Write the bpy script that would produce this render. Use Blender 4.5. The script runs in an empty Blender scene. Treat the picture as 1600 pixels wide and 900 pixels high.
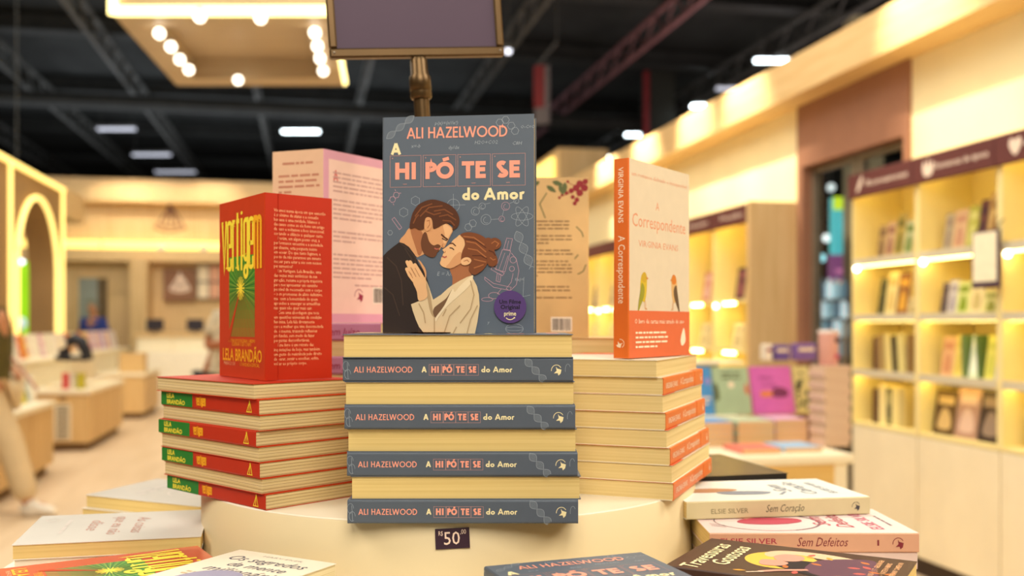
import bpy, math, random
from mathutils import Matrix, Vector
random.seed(11)
S = bpy.context.scene
COL = S.collection

# ------------------------------------------------------------------ camera
CAM_H = 1.35
FPX = 1540.0                      # focal length in pixels of the 1600x900 frame
cd = bpy.data.cameras.new('camera')
cam = bpy.data.objects.new('camera', cd)
COL.objects.link(cam)
cam.location = (0, 0, CAM_H)
cam.rotation_euler = (math.pi / 2, 0, 0)
cd.sensor_width = 36.0
cd.lens = FPX * 36.0 / 1600.0
cd.shift_y = 55.0 / 1600.0
cd.clip_start = 0.05
cd.clip_end = 200
cd.dof.use_dof = True
cd.dof.focus_distance = 1.0
cd.dof.aperture_fstop = 3.8
S.camera = cam

# ------------------------------------------------------------------ exposure, world
S.view_settings.view_transform = 'Standard'
S.view_settings.look = 'None'
S.view_settings.gamma = 1.0
S.view_settings.use_curve_mapping = False
S.view_settings.exposure = 0.0
w = bpy.data.worlds.new('hall_world')
S.world = w
w.use_nodes = True
w.node_tree.nodes['Background'].inputs[0].default_value = (0.9, 0.8, 0.62, 1)
w.node_tree.nodes['Background'].inputs[1].default_value = 0.10

# ------------------------------------------------------------------ room frame: x = v (right), y = u (depth)
RA = math.radians(11.74)
CR, SR = math.cos(RA), math.sin(RA)
def RW(v, u, z=0.0):
    return Vector((CR * v - SR * u, SR * v + CR * u, z))
def on_v(px, py, v):
    t = (px - 800) / FPX
    Y = v / (CR * t + SR)
    return Y * (CR - SR * t), CAM_H + (505 - py) * Y / FPX          # u, z
def on_u(px, py, u):
    t = (px - 800) / FPX
    Y = u / (CR - SR * t)
    return Y * (CR * t + SR), CAM_H + (505 - py) * Y / FPX          # v, z
def at(px, py, Y):
    return Vector(((px - 800) / FPX * Y, Y, CAM_H + (505 - py) * Y / FPX))

def area(name, loc, size, energy, col, target=None, sy=None):
    d = bpy.data.lights.new(name, 'AREA')
    d.energy = energy; d.color = col; d.size = size
    if sy: d.shape = 'RECTANGLE'; d.size_y = sy
    o = bpy.data.objects.new(name, d); COL.objects.link(o)
    o.location = loc
    if target is not None:
        o.rotation_euler = (Vector(target) - Vector(loc)).to_track_quat('-Z', 'Y').to_euler()
    return o
def spot(name, loc, target, energy, col, ang=60, blend=.6, rad=.04):
    d = bpy.data.lights.new(name, 'SPOT')
    d.energy = energy; d.color = col; d.spot_size = math.radians(ang); d.spot_blend = blend; d.shadow_soft_size = rad
    o = bpy.data.objects.new(name, d); COL.objects.link(o)
    o.location = loc
    o.rotation_euler = (Vector(target) - Vector(loc)).to_track_quat('-Z', 'Y').to_euler()
    return o
WARM = (1.0, 0.925, 0.79)
WARM2 = (1.0, 0.87, 0.63)
# unseen area fills added above the frame, standing in for overhead lamps
area('stand_fill', (0.3, -1.4, 3.5), 1.8, 105, WARM, (0.0, 1.1, 1.2))
area('stand_fill_beside', (-2.2, 0.4, 3.4), 1.2, 42, WARM, (-.2, 1.2, 1.1))
area('stand_fill_over_shelves', (1.9, 0.9, 3.2), 1.2, 46, WARM, (0.2, 1.2, 1.1))
area('hall_fill', RW(-3.2, 8.5, 6.2), 5.0, 470, WARM, RW(-3.2, 9.5, 0))
area('hall_fill_deep', RW(-1.5, 13.5, 6.2), 5.0, 290, WARM, RW(-2.0, 16.0, 0))
area('hall_fill_near', RW(1.0, 4.6, 6.0), 4.0, 390, WARM, RW(1.6, 5.2, 0))
# unseen uplights added behind the walls to brighten the roof
area('roof_uplight_back', RW(-2, 25, 3.7), 10, 420, (.9, .95, 1.0), RW(-2, 25.5, 9))
area('roof_uplight_left', RW(-9, 10, 2.4), 6, 260, (.9, .95, 1.0), RW(-9, 10.5, 9))
area('roof_uplight_right', RW(7.5, 14, 3.4), 6, 200, (1, .8, .75), RW(7, 14.5, 9))
# spots that wash the fascia board and the back wall
for px, e in ((1445, 150), (1165, 170), (1088, 190), (1010, 230), (950, 260)):
    u_, z_ = on_v(px, 505 - .51 * (px - 480), 3.32)
    spot('fascia_spot', RW(2.75, u_ + .1, 3.75), RW(3.32, u_, 3.05), e * 1.35, WARM2, 62, .9, .03)
for px, e in ((188, 60), (238, 50), (330, 60), (520, 60)):
    v_, z_ = on_u(px, 305, 18.7)
    spot('back_wall_spot', RW(v_, 17.9, z_ + .55), RW(v_, 18.8, z_ - .35), e * .9, WARM2, 80, .8, .03)

# ------------------------------------------------------------------ materials
def lin(c):
    c = c / 255.0
    return c / 12.92 if c <= .04045 else ((c + .055) / 1.055) ** 2.4
def L3(c): return (lin(c[0]), lin(c[1]), lin(c[2]), 1.0)
_M = {}
def mat(name, rgb, rough=.6, var=.05, scale=25.0, spec=.4, metal=0.0, coat=0.0, bump=0.0, stretch=(1, 1, 1)):
    if name in _M: return _M[name]
    m = bpy.data.materials.new(name); m.use_nodes = True; _M[name] = m
    nt = m.node_tree; b = nt.nodes['Principled BSDF']
    b.inputs['Roughness'].default_value = rough
    b.inputs['Metallic'].default_value = metal
    b.inputs['Specular IOR Level'].default_value = spec
    b.inputs['Coat Weight'].default_value = coat
    b.inputs['Coat Roughness'].default_value = .12
    c = L3(rgb)
    tc = nt.nodes.new('ShaderNodeTexCoord'); mp = nt.nodes.new('ShaderNodeMapping')
    mp.inputs['Scale'].default_value = stretch
    nz = nt.nodes.new('ShaderNodeTexNoise'); nz.inputs['Scale'].default_value = scale; nz.inputs['Detail'].default_value = 3
    cr = nt.nodes.new('ShaderNodeValToRGB')
    cr.color_ramp.elements[0].position = .3; cr.color_ramp.elements[1].position = .7
    cr.color_ramp.elements[0].color = tuple(x * (1 - var) for x in c[:3]) + (1,)
    cr.color_ramp.elements[1].color = tuple(min(1, x * (1 + var)) for x in c[:3]) + (1,)
    nt.links.new(tc.outputs['Object'], mp.inputs['Vector']); nt.links.new(mp.outputs['Vector'], nz.inputs['Vector'])
    nt.links.new(nz.outputs['Fac'], cr.inputs['Fac']); nt.links.new(cr.outputs['Color'], b.inputs['Base Color'])
    if bump:
        bp = nt.nodes.new('ShaderNodeBump'); bp.inputs['Strength'].default_value = bump; bp.inputs['Distance'].default_value = .002
        nt.links.new(nz.outputs['Fac'], bp.inputs['Height']); nt.links.new(bp.outputs['Normal'], b.inputs['Normal'])
    return m
def emit(name, rgb, strength):
    if name in _M: return _M[name]
    m = bpy.data.materials.new(name); m.use_nodes = True; _M[name] = m
    b = m.node_tree.nodes['Principled BSDF']
    b.inputs['Base Color'].default_value = L3(rgb)
    b.inputs['Emission Color'].default_value = L3(rgb)
    b.inputs['Emission Strength'].default_value = strength
    return m
def pages(name, rgb, dark, freq, amt, lines=0, line_rgb=(150, 110, 50)):
    """page edges: fine streaks across the thickness (local z), optional darker signature lines"""
    if name in _M: return _M[name]
    m = bpy.data.materials.new(name); m.use_nodes = True; _M[name] = m
    nt = m.node_tree; b = nt.nodes['Principled BSDF']; b.inputs['Roughness'].default_value = .85
    b.inputs['Specular IOR Level'].default_value = .15
    tc = nt.nodes.new('ShaderNodeTexCoord'); mp = nt.nodes.new('ShaderNodeMapping')
    mp.inputs['Scale'].default_value = (3, 3, freq)
    nz = nt.nodes.new('ShaderNodeTexNoise'); nz.inputs['Scale'].default_value = 1; nz.inputs['Detail'].default_value = 2
    cr = nt.nodes.new('ShaderNodeValToRGB')
    cr.color_ramp.elements[0].position = .35; cr.color_ramp.elements[1].position = .62
    cr.color_ramp.elements[0].color = L3(dark); cr.color_ramp.elements[1].color = L3(rgb)
    nt.links.new(tc.outputs['Object'], mp.inputs['Vector']); nt.links.new(mp.outputs['Vector'], nz.inputs['Vector'])
    nt.links.new(nz.outputs['Fac'], cr.inputs['Fac'])
    out = cr.outputs['Color']
    if lines:
        mp2 = nt.nodes.new('ShaderNodeMapping'); mp2.inputs['Scale'].default_value = (1, 1, 1)
        n2 = nt.nodes.new('ShaderNodeTexWave'); n2.bands_direction = 'Z'; n2.inputs['Scale'].default_value = lines; n2.inputs['Distortion'].default_value = 1.2; n2.inputs['Detail'].default_value = 1; n2.inputs['Detail Scale'].default_value = .08
        r2 = nt.nodes.new('ShaderNodeValToRGB')
        for e, p_ in zip(r2.color_ramp.elements, (.90, 1.0)): e.position = p_
        r2.color_ramp.elements[0].color = (0, 0, 0, 1); r2.color_ramp.elements[1].color = (.9, .9, .9, 1)
        mx = nt.nodes.new('ShaderNodeMix'); mx.data_type = 'RGBA'
        nt.links.new(tc.outputs['Object'], mp2.inputs['Vector']); nt.links.new(mp2.outputs['Vector'], n2.inputs['Vector'])
        nt.links.new(n2.outputs['Fac'], r2.inputs['Fac'])
        nt.links.new(r2.outputs['Color'], mx.inputs['Factor']); nt.links.new(out, mx.inputs['A'])
        mx.inputs['B'].default_value = L3(line_rgb)
        out = mx.outputs['Result']
    nt.links.new(out, b.inputs['Base Color'])
    return m
def wood(name, rgb, dark, along='z', scale=3.0, rough=.5):
    if name in _M: return _M[name]
    m = bpy.data.materials.new(name); m.use_nodes = True; _M[name] = m
    nt = m.node_tree; b = nt.nodes['Principled BSDF']; b.inputs['Roughness'].default_value = rough
    tc = nt.nodes.new('ShaderNodeTexCoord'); mp = nt.nodes.new('ShaderNodeMapping')
    mp.inputs['Scale'].default_value = {'z': (9, 9, .6), 'y': (9, .6, 9), 'x': (.6, 9, 9)}[along]
    nz = nt.nodes.new('ShaderNodeTexNoise'); nz.inputs['Scale'].default_value = scale; nz.inputs['Detail'].default_value = 5
    cr = nt.nodes.new('ShaderNodeValToRGB')
    cr.color_ramp.elements[0].position = .3; cr.color_ramp.elements[1].position = .7
    cr.color_ramp.elements[0].color = L3(dark); cr.color_ramp.elements[1].color = L3(rgb)
    nt.links.new(tc.outputs['Object'], mp.inputs['Vector']); nt.links.new(mp.outputs['Vector'], nz.inputs['Vector'])
    nt.links.new(nz.outputs['Fac'], cr.inputs['Fac']); nt.links.new(cr.outputs['Color'], b.inputs['Base Color'])
    return m
def ink(name, rgb, rough=.55): return mat(name, rgb, rough, .02, 60, .3)

# ------------------------------------------------------------------ mesh builder
EPS = .00012
def arc(cx, cy, rx, ry, a0, a1, n=14):
    return [(cx + rx * math.cos(math.radians(a0 + (a1 - a0) * i / n)), cy + ry * math.sin(math.radians(a0 + (a1 - a0) * i / n))) for i in range(n + 1)]
def smooth(pts, n=4):
    out = []; k = len(pts)
    for i in range(k):
        p0, p1, p2, p3 = pts[(i - 1) % k], pts[i], pts[(i + 1) % k], pts[(i + 2) % k]
        for j in range(n):
            t = j / n
            out.append(tuple(.5 * (2 * p1[a] + (p2[a] - p0[a]) * t + (2 * p0[a] - 5 * p1[a] + 4 * p2[a] - p3[a]) * t * t + (3 * p1[a] - p0[a] - 3 * p2[a] + p3[a]) * t ** 3) for a in (0, 1)))
    return out
_T = {}
def text_geo(s, bold=0.0, shear=0.0, res=2, line=1.0):
    k = (s, bold, shear, res, line)
    if k in _T: return _T[k]
    cu = bpy.data.curves.new('lettering', 'FONT')
    cu.body = s; cu.size = 1; cu.resolution_u = res; cu.offset = bold; cu.shear = shear; cu.space_line = line
    cu.fill_mode = 'FRONT'
    ob = bpy.data.objects.new('lettering', cu); COL.objects.link(ob)
    dg = bpy.context.evaluated_depsgraph_get(); dg.update()
    ev = ob.evaluated_get(dg); me = ev.to_mesh()
    vs = [(v.co.x, v.co.y) for v in me.vertices]; fs = [tuple(p.vertices) for p in me.polygons]
    ev.to_mesh_clear(); bpy.data.objects.remove(ob); bpy.data.curves.remove(cu)
    _T[k] = (vs, fs); return _T[k]
GL = {}
def glyph(c, h):
    """geometric sans letters as strokes; cap height 1, h = half the stroke width"""
    o = 1 - h
    if c == 'A': return [[(h * .9, 0), (.43, 1 - h * .3)], [(.86 - h * .9, 0), (.43, 1 - h * .3)], [(.2, .3), (.66, .3)]], .86
    if c == 'B': return [[(h, 0), (h, 1)], [(h, o), (.3, o)] + arc(.3, .74, .2, .26 - h, 90, -90, 8) + [(h, .48 + h * 0)], [(h, .5), (.32, .5)] + arc(.32, .25 + h * .5, .24, .25 - h * .5, 90, -90, 8) + [(h, h)]], .62
    if c == 'C': return [arc(.5, .5, .5 - h, .5 - h, 45, 315, 18)], .88
    if c == 'D': return [[(h, 0), (h, 1)], [(h, o), (.28, o)] + arc(.28, .5, .5 - h, .5 - h, 90, -90, 14) + [(h, h)]], .8
    if c == 'E': return [[(h, 0), (h, 1)], [(h, o), (.5, o)], [(h, .52), (.47, .52)], [(h, h), (.5, h)]], .54
    if c == 'F': return [[(h, 0), (h, 1)], [(h, o), (.5, o)], [(h, .5), (.46, .5)]], .52
    if c == 'G': return [arc(.5, .5, .5 - h, .5 - h, 45, 340, 18) + [(1 - h, .48), (.55, .48)]], 1.0
    if c == 'H': return [[(h, 0), (h, 1)], [(.68 - h, 0), (.68 - h, 1)], [(h, .52), (.68 - h, .52)]], .68
    if c == 'I': return [[(h, 0), (h, 1)]], 2 * h
    if c == 'L': return [[(h, 1), (h, 0)], [(h, h), (.44, h)]], .46
    if c == 'M': return [[(h, 0), (h + .06, .98), (.47, .2), (.88 - h, .98), (.94 - h, 0)]], .94
    if c == 'N': return [[(h, 0), (h, 1)], [(h, .97), (.74 - h, .03)], [(.74 - h, 0), (.74 - h, 1)]], .74
    if c == 'O': return [arc(.5, .5, .5 - h, .5 - h, 0, 360, 28)], 1.0
    if c == 'P': return [[(h, 0), (h, 1)], [(h, o), (.28, o)] + arc(.28, .7, .25, .3 - h, 90, -90, 10) + [(h, .4 + h)]], .56
    if c == 'R': return [[(h, 0), (h, 1)], [(h, o), (.3, o)] + arc(.3, .72, .22, .28 - h, 90, -90, 8) + [(h, .44 + h)], [(.26, .44), (.54, 0)]], .58
    if c == 'S': return [arc(.27, .74, .23 - h * .6, .26 - h, 35, 250, 10)[:-1] + arc(.27, .27, .26 - h * .6, .27 - h, 80, -145, 12)], .54
    if c == 'T': return [[(.29, 0), (.29, 1)], [(0, o), (.58, o)]], .58
    if c == 'U': return [[(h, 1), (h, .3)] + arc(.34, .3, .34 - h, .3 - h, 180, 360, 12) + [(.68 - h, 1)]], .68
    if c == 'V': return [[(h * .8, 1), (.4, h * .3)], [(.8 - h * .8, 1), (.4, h * .3)]], .8
    if c == 'W': return [[(h * .8, 1), (.33, h * .3)], [(.62, 1 - h * .3), (.33, h * .3)], [(.62, 1 - h * .3), (.91, h * .3)], [(1.24 - h * .8, 1), (.91, h * .3)]], 1.24
    if c == 'Z': return [[(.04, o), (.62, o)], [(.57, o), (.08, h)], [(.02, h), (.64, h)]], .64
    if c == 'd': return [arc(.3, .3, .3 - h, .3 - h, 0, 360, 20), [(.6 - h, 0), (.6 - h, 1.05)]], .62
    if c == 'o': return [arc(.31, .31, .31 - h, .31 - h, 0, 360, 22)], .62
    if c == 'm': return [[(h, 0), (h, .6)], [(h, .36)] + arc(.25, .38, .25 - h, .24 - h * .5, 180, 0, 10) + [(.5 - h, 0)], [(.5 - h, .36)] + arc(.75 - 2 * h, .38, .25 - h, .24 - h * .5, 180, 0, 10) + [(1 - 3 * h, 0)]], 1 - 2 * h
    if c == 'r': return [[(h, 0), (h, .6)], [(h, .34)] + arc(.26, .36, .26 - h, .24 - h * .5, 180, 60, 8)], .36
    if c == ' ': return [], .34
    return [], .3
class MB:
    def __init__(s): s.n = 0; s.v = []; s.f = []; s.m = []; s.sm = []; s.mats = []
    def mi(s, m):
        if m not in s.mats: s.mats.append(m)
        return s.mats.index(m)
    def add(s, vs, fs, m, sm=False):
        k = len(s.v); s.v += [tuple(v) for v in vs]; i = s.mi(m)
        for f in fs: s.f.append(tuple(k + a for a in f)); s.m.append(i); s.sm.append(sm)
    def box(s, a, b, m, M=None):
        vs = [Vector((x, y, z)) for x in (a[0], b[0]) for y in (a[1], b[1]) for z in (a[2], b[2])]
        if M is not None: vs = [M @ v for v in vs]
        s.add(vs, [(0, 1, 3, 2), (4, 6, 7, 5), (0, 4, 5, 1), (2, 3, 7, 6), (0, 2, 6, 4), (1, 5, 7, 3)], m)
    def bbox(s, a, b, m, r=.01, M=None):
        """box with chamfered edges"""
        vs = []; idx = {}
        def V(x, y, z):
            k = (round(x, 6), round(y, 6), round(z, 6))
            if k not in idx: idx[k] = len(vs); vs.append(Vector((x, y, z)))
            return idx[k]
        lo, hi = a, b; fs = []
        def P(ax, sgn, sa, sb):
            o = [0, 0, 0]; oth = [i for i in range(3) if i != ax]
            o[ax] = hi[ax] if sgn > 0 else lo[ax]
            for i, q in zip(oth, (sa, sb)): o[i] = hi[i] - r if q > 0 else lo[i] + r
            return V(*o)
        for ax in range(3):
            for sg in (-1, 1): fs.append((P(ax, sg, -1, -1), P(ax, sg, 1, -1), P(ax, sg, 1, 1), P(ax, sg, -1, 1)))
        for ax in range(3):
            b1, b2 = [i for i in range(3) if i != ax]
            for s1 in (-1, 1):
                for s2 in (-1, 1):
                    def Q(face, along):
                        oth = [i for i in range(3) if i != face]; other = b2 if face == b1 else b1
                        d = {ax: along, other: (s2 if other == b2 else s1)}
                        return P(face, s1 if face == b1 else s2, d[oth[0]], d[oth[1]])
                    fs.append((Q(b1, -1), Q(b1, 1), Q(b2, 1), Q(b2, -1)))
        for sx in (-1, 1):
            for sy in (-1, 1):
                for sz in (-1, 1): fs.append((P(0, sx, sy, sz), P(1, sy, sx, sz), P(2, sz, sx, sy)))
        if M is not None: vs = [M @ v for v in vs]
        s.add(vs, fs, m)
    def up(s, lay):
        s.n += 1; return lay + .012 * (s.n % 50)          # every print sits a hair above the one before
    def poly(s, M, pts, m, lay=1):
        lay = s.up(lay)
        s.add([M @ Vector((p[0], p[1], lay * EPS)) for p in pts], [tuple(range(len(pts)))], m)
    def rect(s, M, x0, y0, x1, y1, m, lay=1): s.poly(M, [(x0, y0), (x1, y0), (x1, y1), (x0, y1)], m, lay)
    def disc(s, M, cx, cy, r, m, lay=1, n=24, ry=None): s.poly(M, arc(cx, cy, r, ry or r, 0, 360, n)[:-1], m, lay)
    def line(s, M, pts, wd, m, lay=1, closed=False):
        lay = s.up(lay)
        pts = [Vector((p[0], p[1])) for p in pts]
        if (pts[0] - pts[-1]).length < 1e-7 and len(pts) > 2: pts = pts[:-1]; closed = True
        n = len(pts); L = []; R = []
        for i in range(n):
            a = pts[i - 1] if (i > 0 or closed) else None
            b = pts[(i + 1) % n] if (i < n - 1 or closed) else None
            d1 = (pts[i] - a).normalized() if a is not None else None
            d2 = (b - pts[i]).normalized() if b is not None else None
            d1 = d1 or d2; d2 = d2 or d1
            t = (d1 + d2)
            if t.length < 1e-4: t = d1
            t.normalize(); nn = Vector((-t.y, t.x))
            c = max(.35, nn.dot(Vector((-d1.y, d1.x))))
            L.append(pts[i] + nn * (wd / 2 / c)); R.append(pts[i] - nn * (wd / 2 / c))
        vs = [M @ Vector((p.x, p.y, lay * EPS)) for p in L + R]
        fs = [(i, n + i, n + (i + 1) % n, (i + 1) % n) for i in range(n if closed else n - 1)]
        s.add(vs, fs, m)
    def text(s, M, t, x, y, H, m, lay=1, al='l', bold=0.0, shear=0.0, res=2, sx=1.0, width=None, rot=0.0, line=1.0, hfit=None):
        vs, fs = text_geo(t, bold, shear, res, line); lay = s.up(lay)
        if not vs: return
        x0 = min(v[0] for v in vs); x1 = max(v[0] for v in vs); y1 = max(v[1] for v in vs); y0 = min(v[1] for v in vs)
        ky = H; kx = H * sx
        if hfit: ky = hfit / (y1 - y0)
        if hfit and not width: kx = ky * sx
        if width: kx = width / (x1 - x0)
        ox = {'l': x0, 'c': (x0 + x1) / 2, 'r': x1}[al]
        oy = y0 if hfit else 0.0
        ca, sa = math.cos(rot), math.sin(rot)
        out = []
        for a, b in vs:
            a = (a - ox) * kx; b = (b - oy) * ky
            out.append(M @ Vector((x + a * ca - b * sa, y + a * sa + b * ca, lay * EPS)))
        s.add(out, fs, m)
    def caps(s, M, t, x0, x1, y, H, wd, m, lay=1, track=.12):
        """stroke lettering fitted between x0 and x1; wd = stroke width as a share of cap height"""
        h = wd / 2; tot = 0; ls = []
        for i, c in enumerate(t):
            st, adv = glyph({'Ã': 'A', 'Ó': 'O', 'Ç': 'C'}.get(c, c), h)
            ls.append((c, st, adv, tot)); tot += adv + track - (.12 if t[i:i + 2] == 'LW' else 0)
        tot -= track; kx = (x1 - x0) / tot
        for c, st, adv, ox in ls:
            for p in st: s.line(M, [(x0 + (a + ox) * kx, y + b * H) for a, b in p], wd * H, m, lay)
            if c == 'Ó': s.line(M, [(x0 + (ox + .38) * kx, y + 1.1 * H), (x0 + (ox + .72) * kx, y + 1.2 * H)], wd * H * .8, m, lay)
            if c == 'Ã': s.line(M, [(x0 + (ox + a) * kx, y + b * H) for a, b in ((.2, 1.12), (.35, 1.2), (.5, 1.12), (.66, 1.2))], wd * H * .7, m, lay)
    def bars(s, M, x0, x1, y1, y0, n, m, lay=1, fill=.45, gaps=(), rnd=None, short=()):
        """unreadable print: rows of short word marks"""
        rnd = rnd or random; dy = (y1 - y0) / n
        for i in range(n):
            if i in gaps: continue
            yy = y1 - dy * (i + .5); x = x0
            xe = x0 + (x1 - x0) * (rnd.uniform(.3, .7) if i in short else rnd.uniform(.93, 1.0))
            while x < xe - dy * .6:
                wl = min(dy * rnd.uniform(.7, 3.2), xe - x)
                s.rect(M, x, yy - dy * fill / 2, x + wl, yy + dy * fill / 2, m, lay); x += wl + dy * .35
    def lathe(s, prof, m, n=48, c=(0, 0), M=None, cap=True):
        vs = []; fs = []
        for r, z in prof:
            for i in range(n):
                a = 2 * math.pi * i / n; vs.append(Vector((c[0] + r * math.cos(a), c[1] + r * math.sin(a), z)))
        for k in range(len(prof) - 1):
            for i in range(n):
                j = (i + 1) % n; fs.append((k * n + i, k * n + j, (k + 1) * n + j, (k + 1) * n + i))
        if M is not None: vs = [M @ v for v in vs]
        s.add(vs, fs, m, True)
        if cap:
            k = len(prof) - 1
            s.add(vs[:n], [tuple(reversed(range(n)))], m); s.add(vs[k * n:], [tuple(range(n))], m)
    def tube(s, pts, r, m, n=10, closed=False):
        pts = [Vector(p) for p in pts]; k = len(pts); vs = []; fs = []
        for i, p in enumerate(pts):
            a = pts[i - 1] if i or closed else p; b = pts[(i + 1) % k] if i < k - 1 or closed else p
            d = (b - a).normalized(); up = Vector((0, 0, 1)) if abs(d.z) < .95 else Vector((1, 0, 0))
            e = d.cross(up).normalized(); g = d.cross(e)
            rr = r[i] if isinstance(r, (list, tuple)) else r
            for j in range(n):
                q = 2 * math.pi * j / n; vs.append(p + e * (rr * math.cos(q)) + g * (rr * math.sin(q)))
        for i in range(k if closed else k - 1):
            for j in range(n):
                a0, b0 = i * n, ((i + 1) % k) * n
                fs.append((a0 + j, a0 + (j + 1) % n, b0 + (j + 1) % n, b0 + j))
        s.add(vs, fs, m, True)
        if not closed:
            s.add(vs[:n], [tuple(reversed(range(n)))], m); s.add(vs[-n:], [tuple(range(n))], m)
    def ball(s, c, r, m, n=20, k=12, sc=(1, 1, 1)):
        prof = []
        vs = []; fs = []
        for i in range(k + 1):
            ph = math.pi * i / k
            for j in range(n):
                q = 2 * math.pi * j / n
                vs.append((c[0] + r * sc[0] * math.sin(ph) * math.cos(q), c[1] + r * sc[1] * math.sin(ph) * math.sin(q), c[2] - r * sc[2] * math.cos(ph)))
        for i in range(k):
            for j in range(n): fs.append((i * n + j, i * n + (j + 1) % n, (i + 1) * n + (j + 1) % n, (i + 1) * n + j))
        s.add(vs, fs, m, True)
    def prism(s, pts, axis, a, b, m):
        """closed outline extruded along an axis; pts are the other two coordinates in order"""
        n = len(pts)
        def P(p, t):
            q = [p[0], p[1]]; q.insert(axis, t); return tuple(q)
        s.add([P(p, a) for p in pts] + [P(p, b) for p in pts], [tuple(range(n)), tuple(range(2 * n - 1, n - 1, -1))] + [(i, n + i, n + (i + 1) % n, (i + 1) % n) for i in range(n)], m)
    def mesh(s, name):
        me = bpy.data.meshes.new(name)
        me.from_pydata(s.v, [], s.f)
        for m in s.mats: me.materials.append(m)
        me.polygons.foreach_set('material_index', s.m)
        me.polygons.foreach_set('use_smooth', s.sm)
        me.update(); return me
def obj(name, me, parent=None, M=None):
    if isinstance(me, MB): me = me.mesh(name)
    o = bpy.data.objects.new(name, me); COL.objects.link(o)
    if M is not None: o.matrix_world = M
    if parent is not None: o.parent = parent; o.matrix_parent_inverse = Matrix()
    return o
def tag(o, label, cat, group=None):
    o['label'] = label; o['category'] = cat
    if group: o['group'] = group
    return o
def empty(name, M):
    o = bpy.data.objects.new(name, None); COL.objects.link(o); o.empty_display_size = .05; o.matrix_world = M; return o
def thing(name, label, cat, M, parts, group=None):
    """an Empty that parents part meshes; parts = [(name, mesh or MB)]"""
    o = tag(empty(name, M), label, cat, group)
    last = {}
    for n, me in parts:                                   # 'shelf>price_rail' hangs the rail under the latest shelf
        up, n = n.split('>') if '>' in n else (None, n)
        last[n] = obj(n, me, last[up] if up else o)
    return o
def struct(name, mb, M=None, parent=None):
    o = obj(name, mb, parent, M); o['kind'] = 'structure'; return o
ROOM = Matrix.Rotation(RA, 4, 'Z')
def RM(v, u, z=0.0, a=0.0): return Matrix.Translation(RW(v, u, z)) @ Matrix.Rotation(RA + a, 4, 'Z')
ORD = ['first', 'second', 'third', 'fourth', 'fifth', 'sixth', 'seventh', 'eighth', 'ninth', 'tenth', 'eleventh', 'twelfth', 'thirteenth', 'fourteenth']
# ================================================================== THE SETTING
m_wallcream = mat('cream_wall_paint', (236, 220, 178), .7, .03, 4)
m_wood_h = wood('pale_oak_board', (222, 190, 138), (208, 172, 118), 'y', 3)
m_wood_v = wood('pale_oak_panel', (222, 190, 140), (206, 170, 116), 'z', 3)
m_brownpanel = mat('brown_shutter_paint', (150, 105, 82), .6, .06, 6)
m_floor = wood('beige_floor', (222, 196, 162), (208, 180, 144), 'y', 1.5, .45)
m_black = mat('black_hall_metal', (34, 35, 34), .7, .3, 3)
m_beam = mat('grey_truss_metal', (76, 76, 74), .6, .25, 4)
m_deck = mat('dark_roof_deck', (30, 32, 31), .9, .5, 1.2)
m_dark = mat('dark_frame', (52, 34, 26), .5, .1, 10)
m_plum = mat('plum_sign_board', (98, 50, 48), .6, .05, 8)
m_led = emit('warm_led', (255, 222, 120), 5.0)
m_led_soft = emit('warm_led_soft', (255, 214, 110), 2.2)
m_white = mat('white_laminate', (238, 226, 196), .45, .03, 6)
m_signwhite = ink('cream_sign_print', (236, 214, 196))

mb = MB(); mb.box((-16, -3, -.1), (9, 60, 0), m_floor); struct('floor', mb, ROOM)
mb = MB(); mb.box((-30, -3, 7.2), (30, 60, 7.4), m_deck); struct('ceiling', mb, ROOM)
mb = MB(); mb.box((-30, 52, 0), (30, 52.3, 7.2), m_deck)
for i in range(26):
    x = -29 + i * 2.3; mb.box((x, 51.9, 3), (x + .12, 52, 7.2), m_black)
for z in (4.2, 5.0, 5.8, 6.6): mb.box((-30, 51.88, z), (30, 52, z + .1), m_black)
struct('wall_hall_far', mb, ROOM)
k = 0
for v in (-10.6, -8.2, -5.8, -3.7, -1.1, 1.2, 3.65, 6.0, 8.6):          # open trusses running away from the viewer
    mb = MB(); mbm = m_beam if v != 6.0 else mat('pink_lit_truss', (124, 84, 88), .6, .2, 4)  # pink light on this one truss is put into its colour
    mb.box((v - .035, 7, 6.32), (v + .035, 50, 6.38), mbm); mb.box((v - .035, 7, 6.75), (v + .035, 50, 6.81), mbm)
    for i in range(43):
        u = 7 + i
        mb.tube([(v, u, 6.36), (v, u + .5, 6.77)], .02, mbm, 5); mb.tube([(v, u + .5, 6.77), (v, u + 1, 6.36)], .02, mbm, 5)
    struct('ceiling_beam', mb, ROOM)
for u in (12, 16, 20, 25, 30, 36, 42):
    mb = MB(); mb.box((-20, u - .12, 6.85), (20, u + .12, 7.15), m_black); mb.box((-20, u - .2, 6.83), (20, u + .2, 6.87), m_black)
    struct('ceiling_beam', mb, ROOM)
for u, z in ((22, 6.0), (33, 5.8)):
    mb = MB(); mb.tube([(-20, u, z), (20, u, z)], .16, m_black, 14); struct('ceiling_beam', mb, ROOM)
mb = MB(); mb.box((7.72, 21.6, 0), (8.35, 22.2, 7.2), mat('dark_green_column', (52, 54, 48), .7, .1, 3)); struct('column', mb, ROOM)
m_redpipe = mat('red_pipe_paint', (150, 50, 55), .5, .1, 6)
mb = MB(); mb.tube([(7.58, 21.4, 3.2), (7.58, 21.4, 7.1)], .07, m_redpipe); o = struct('trim_9', mb, ROOM)

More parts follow.
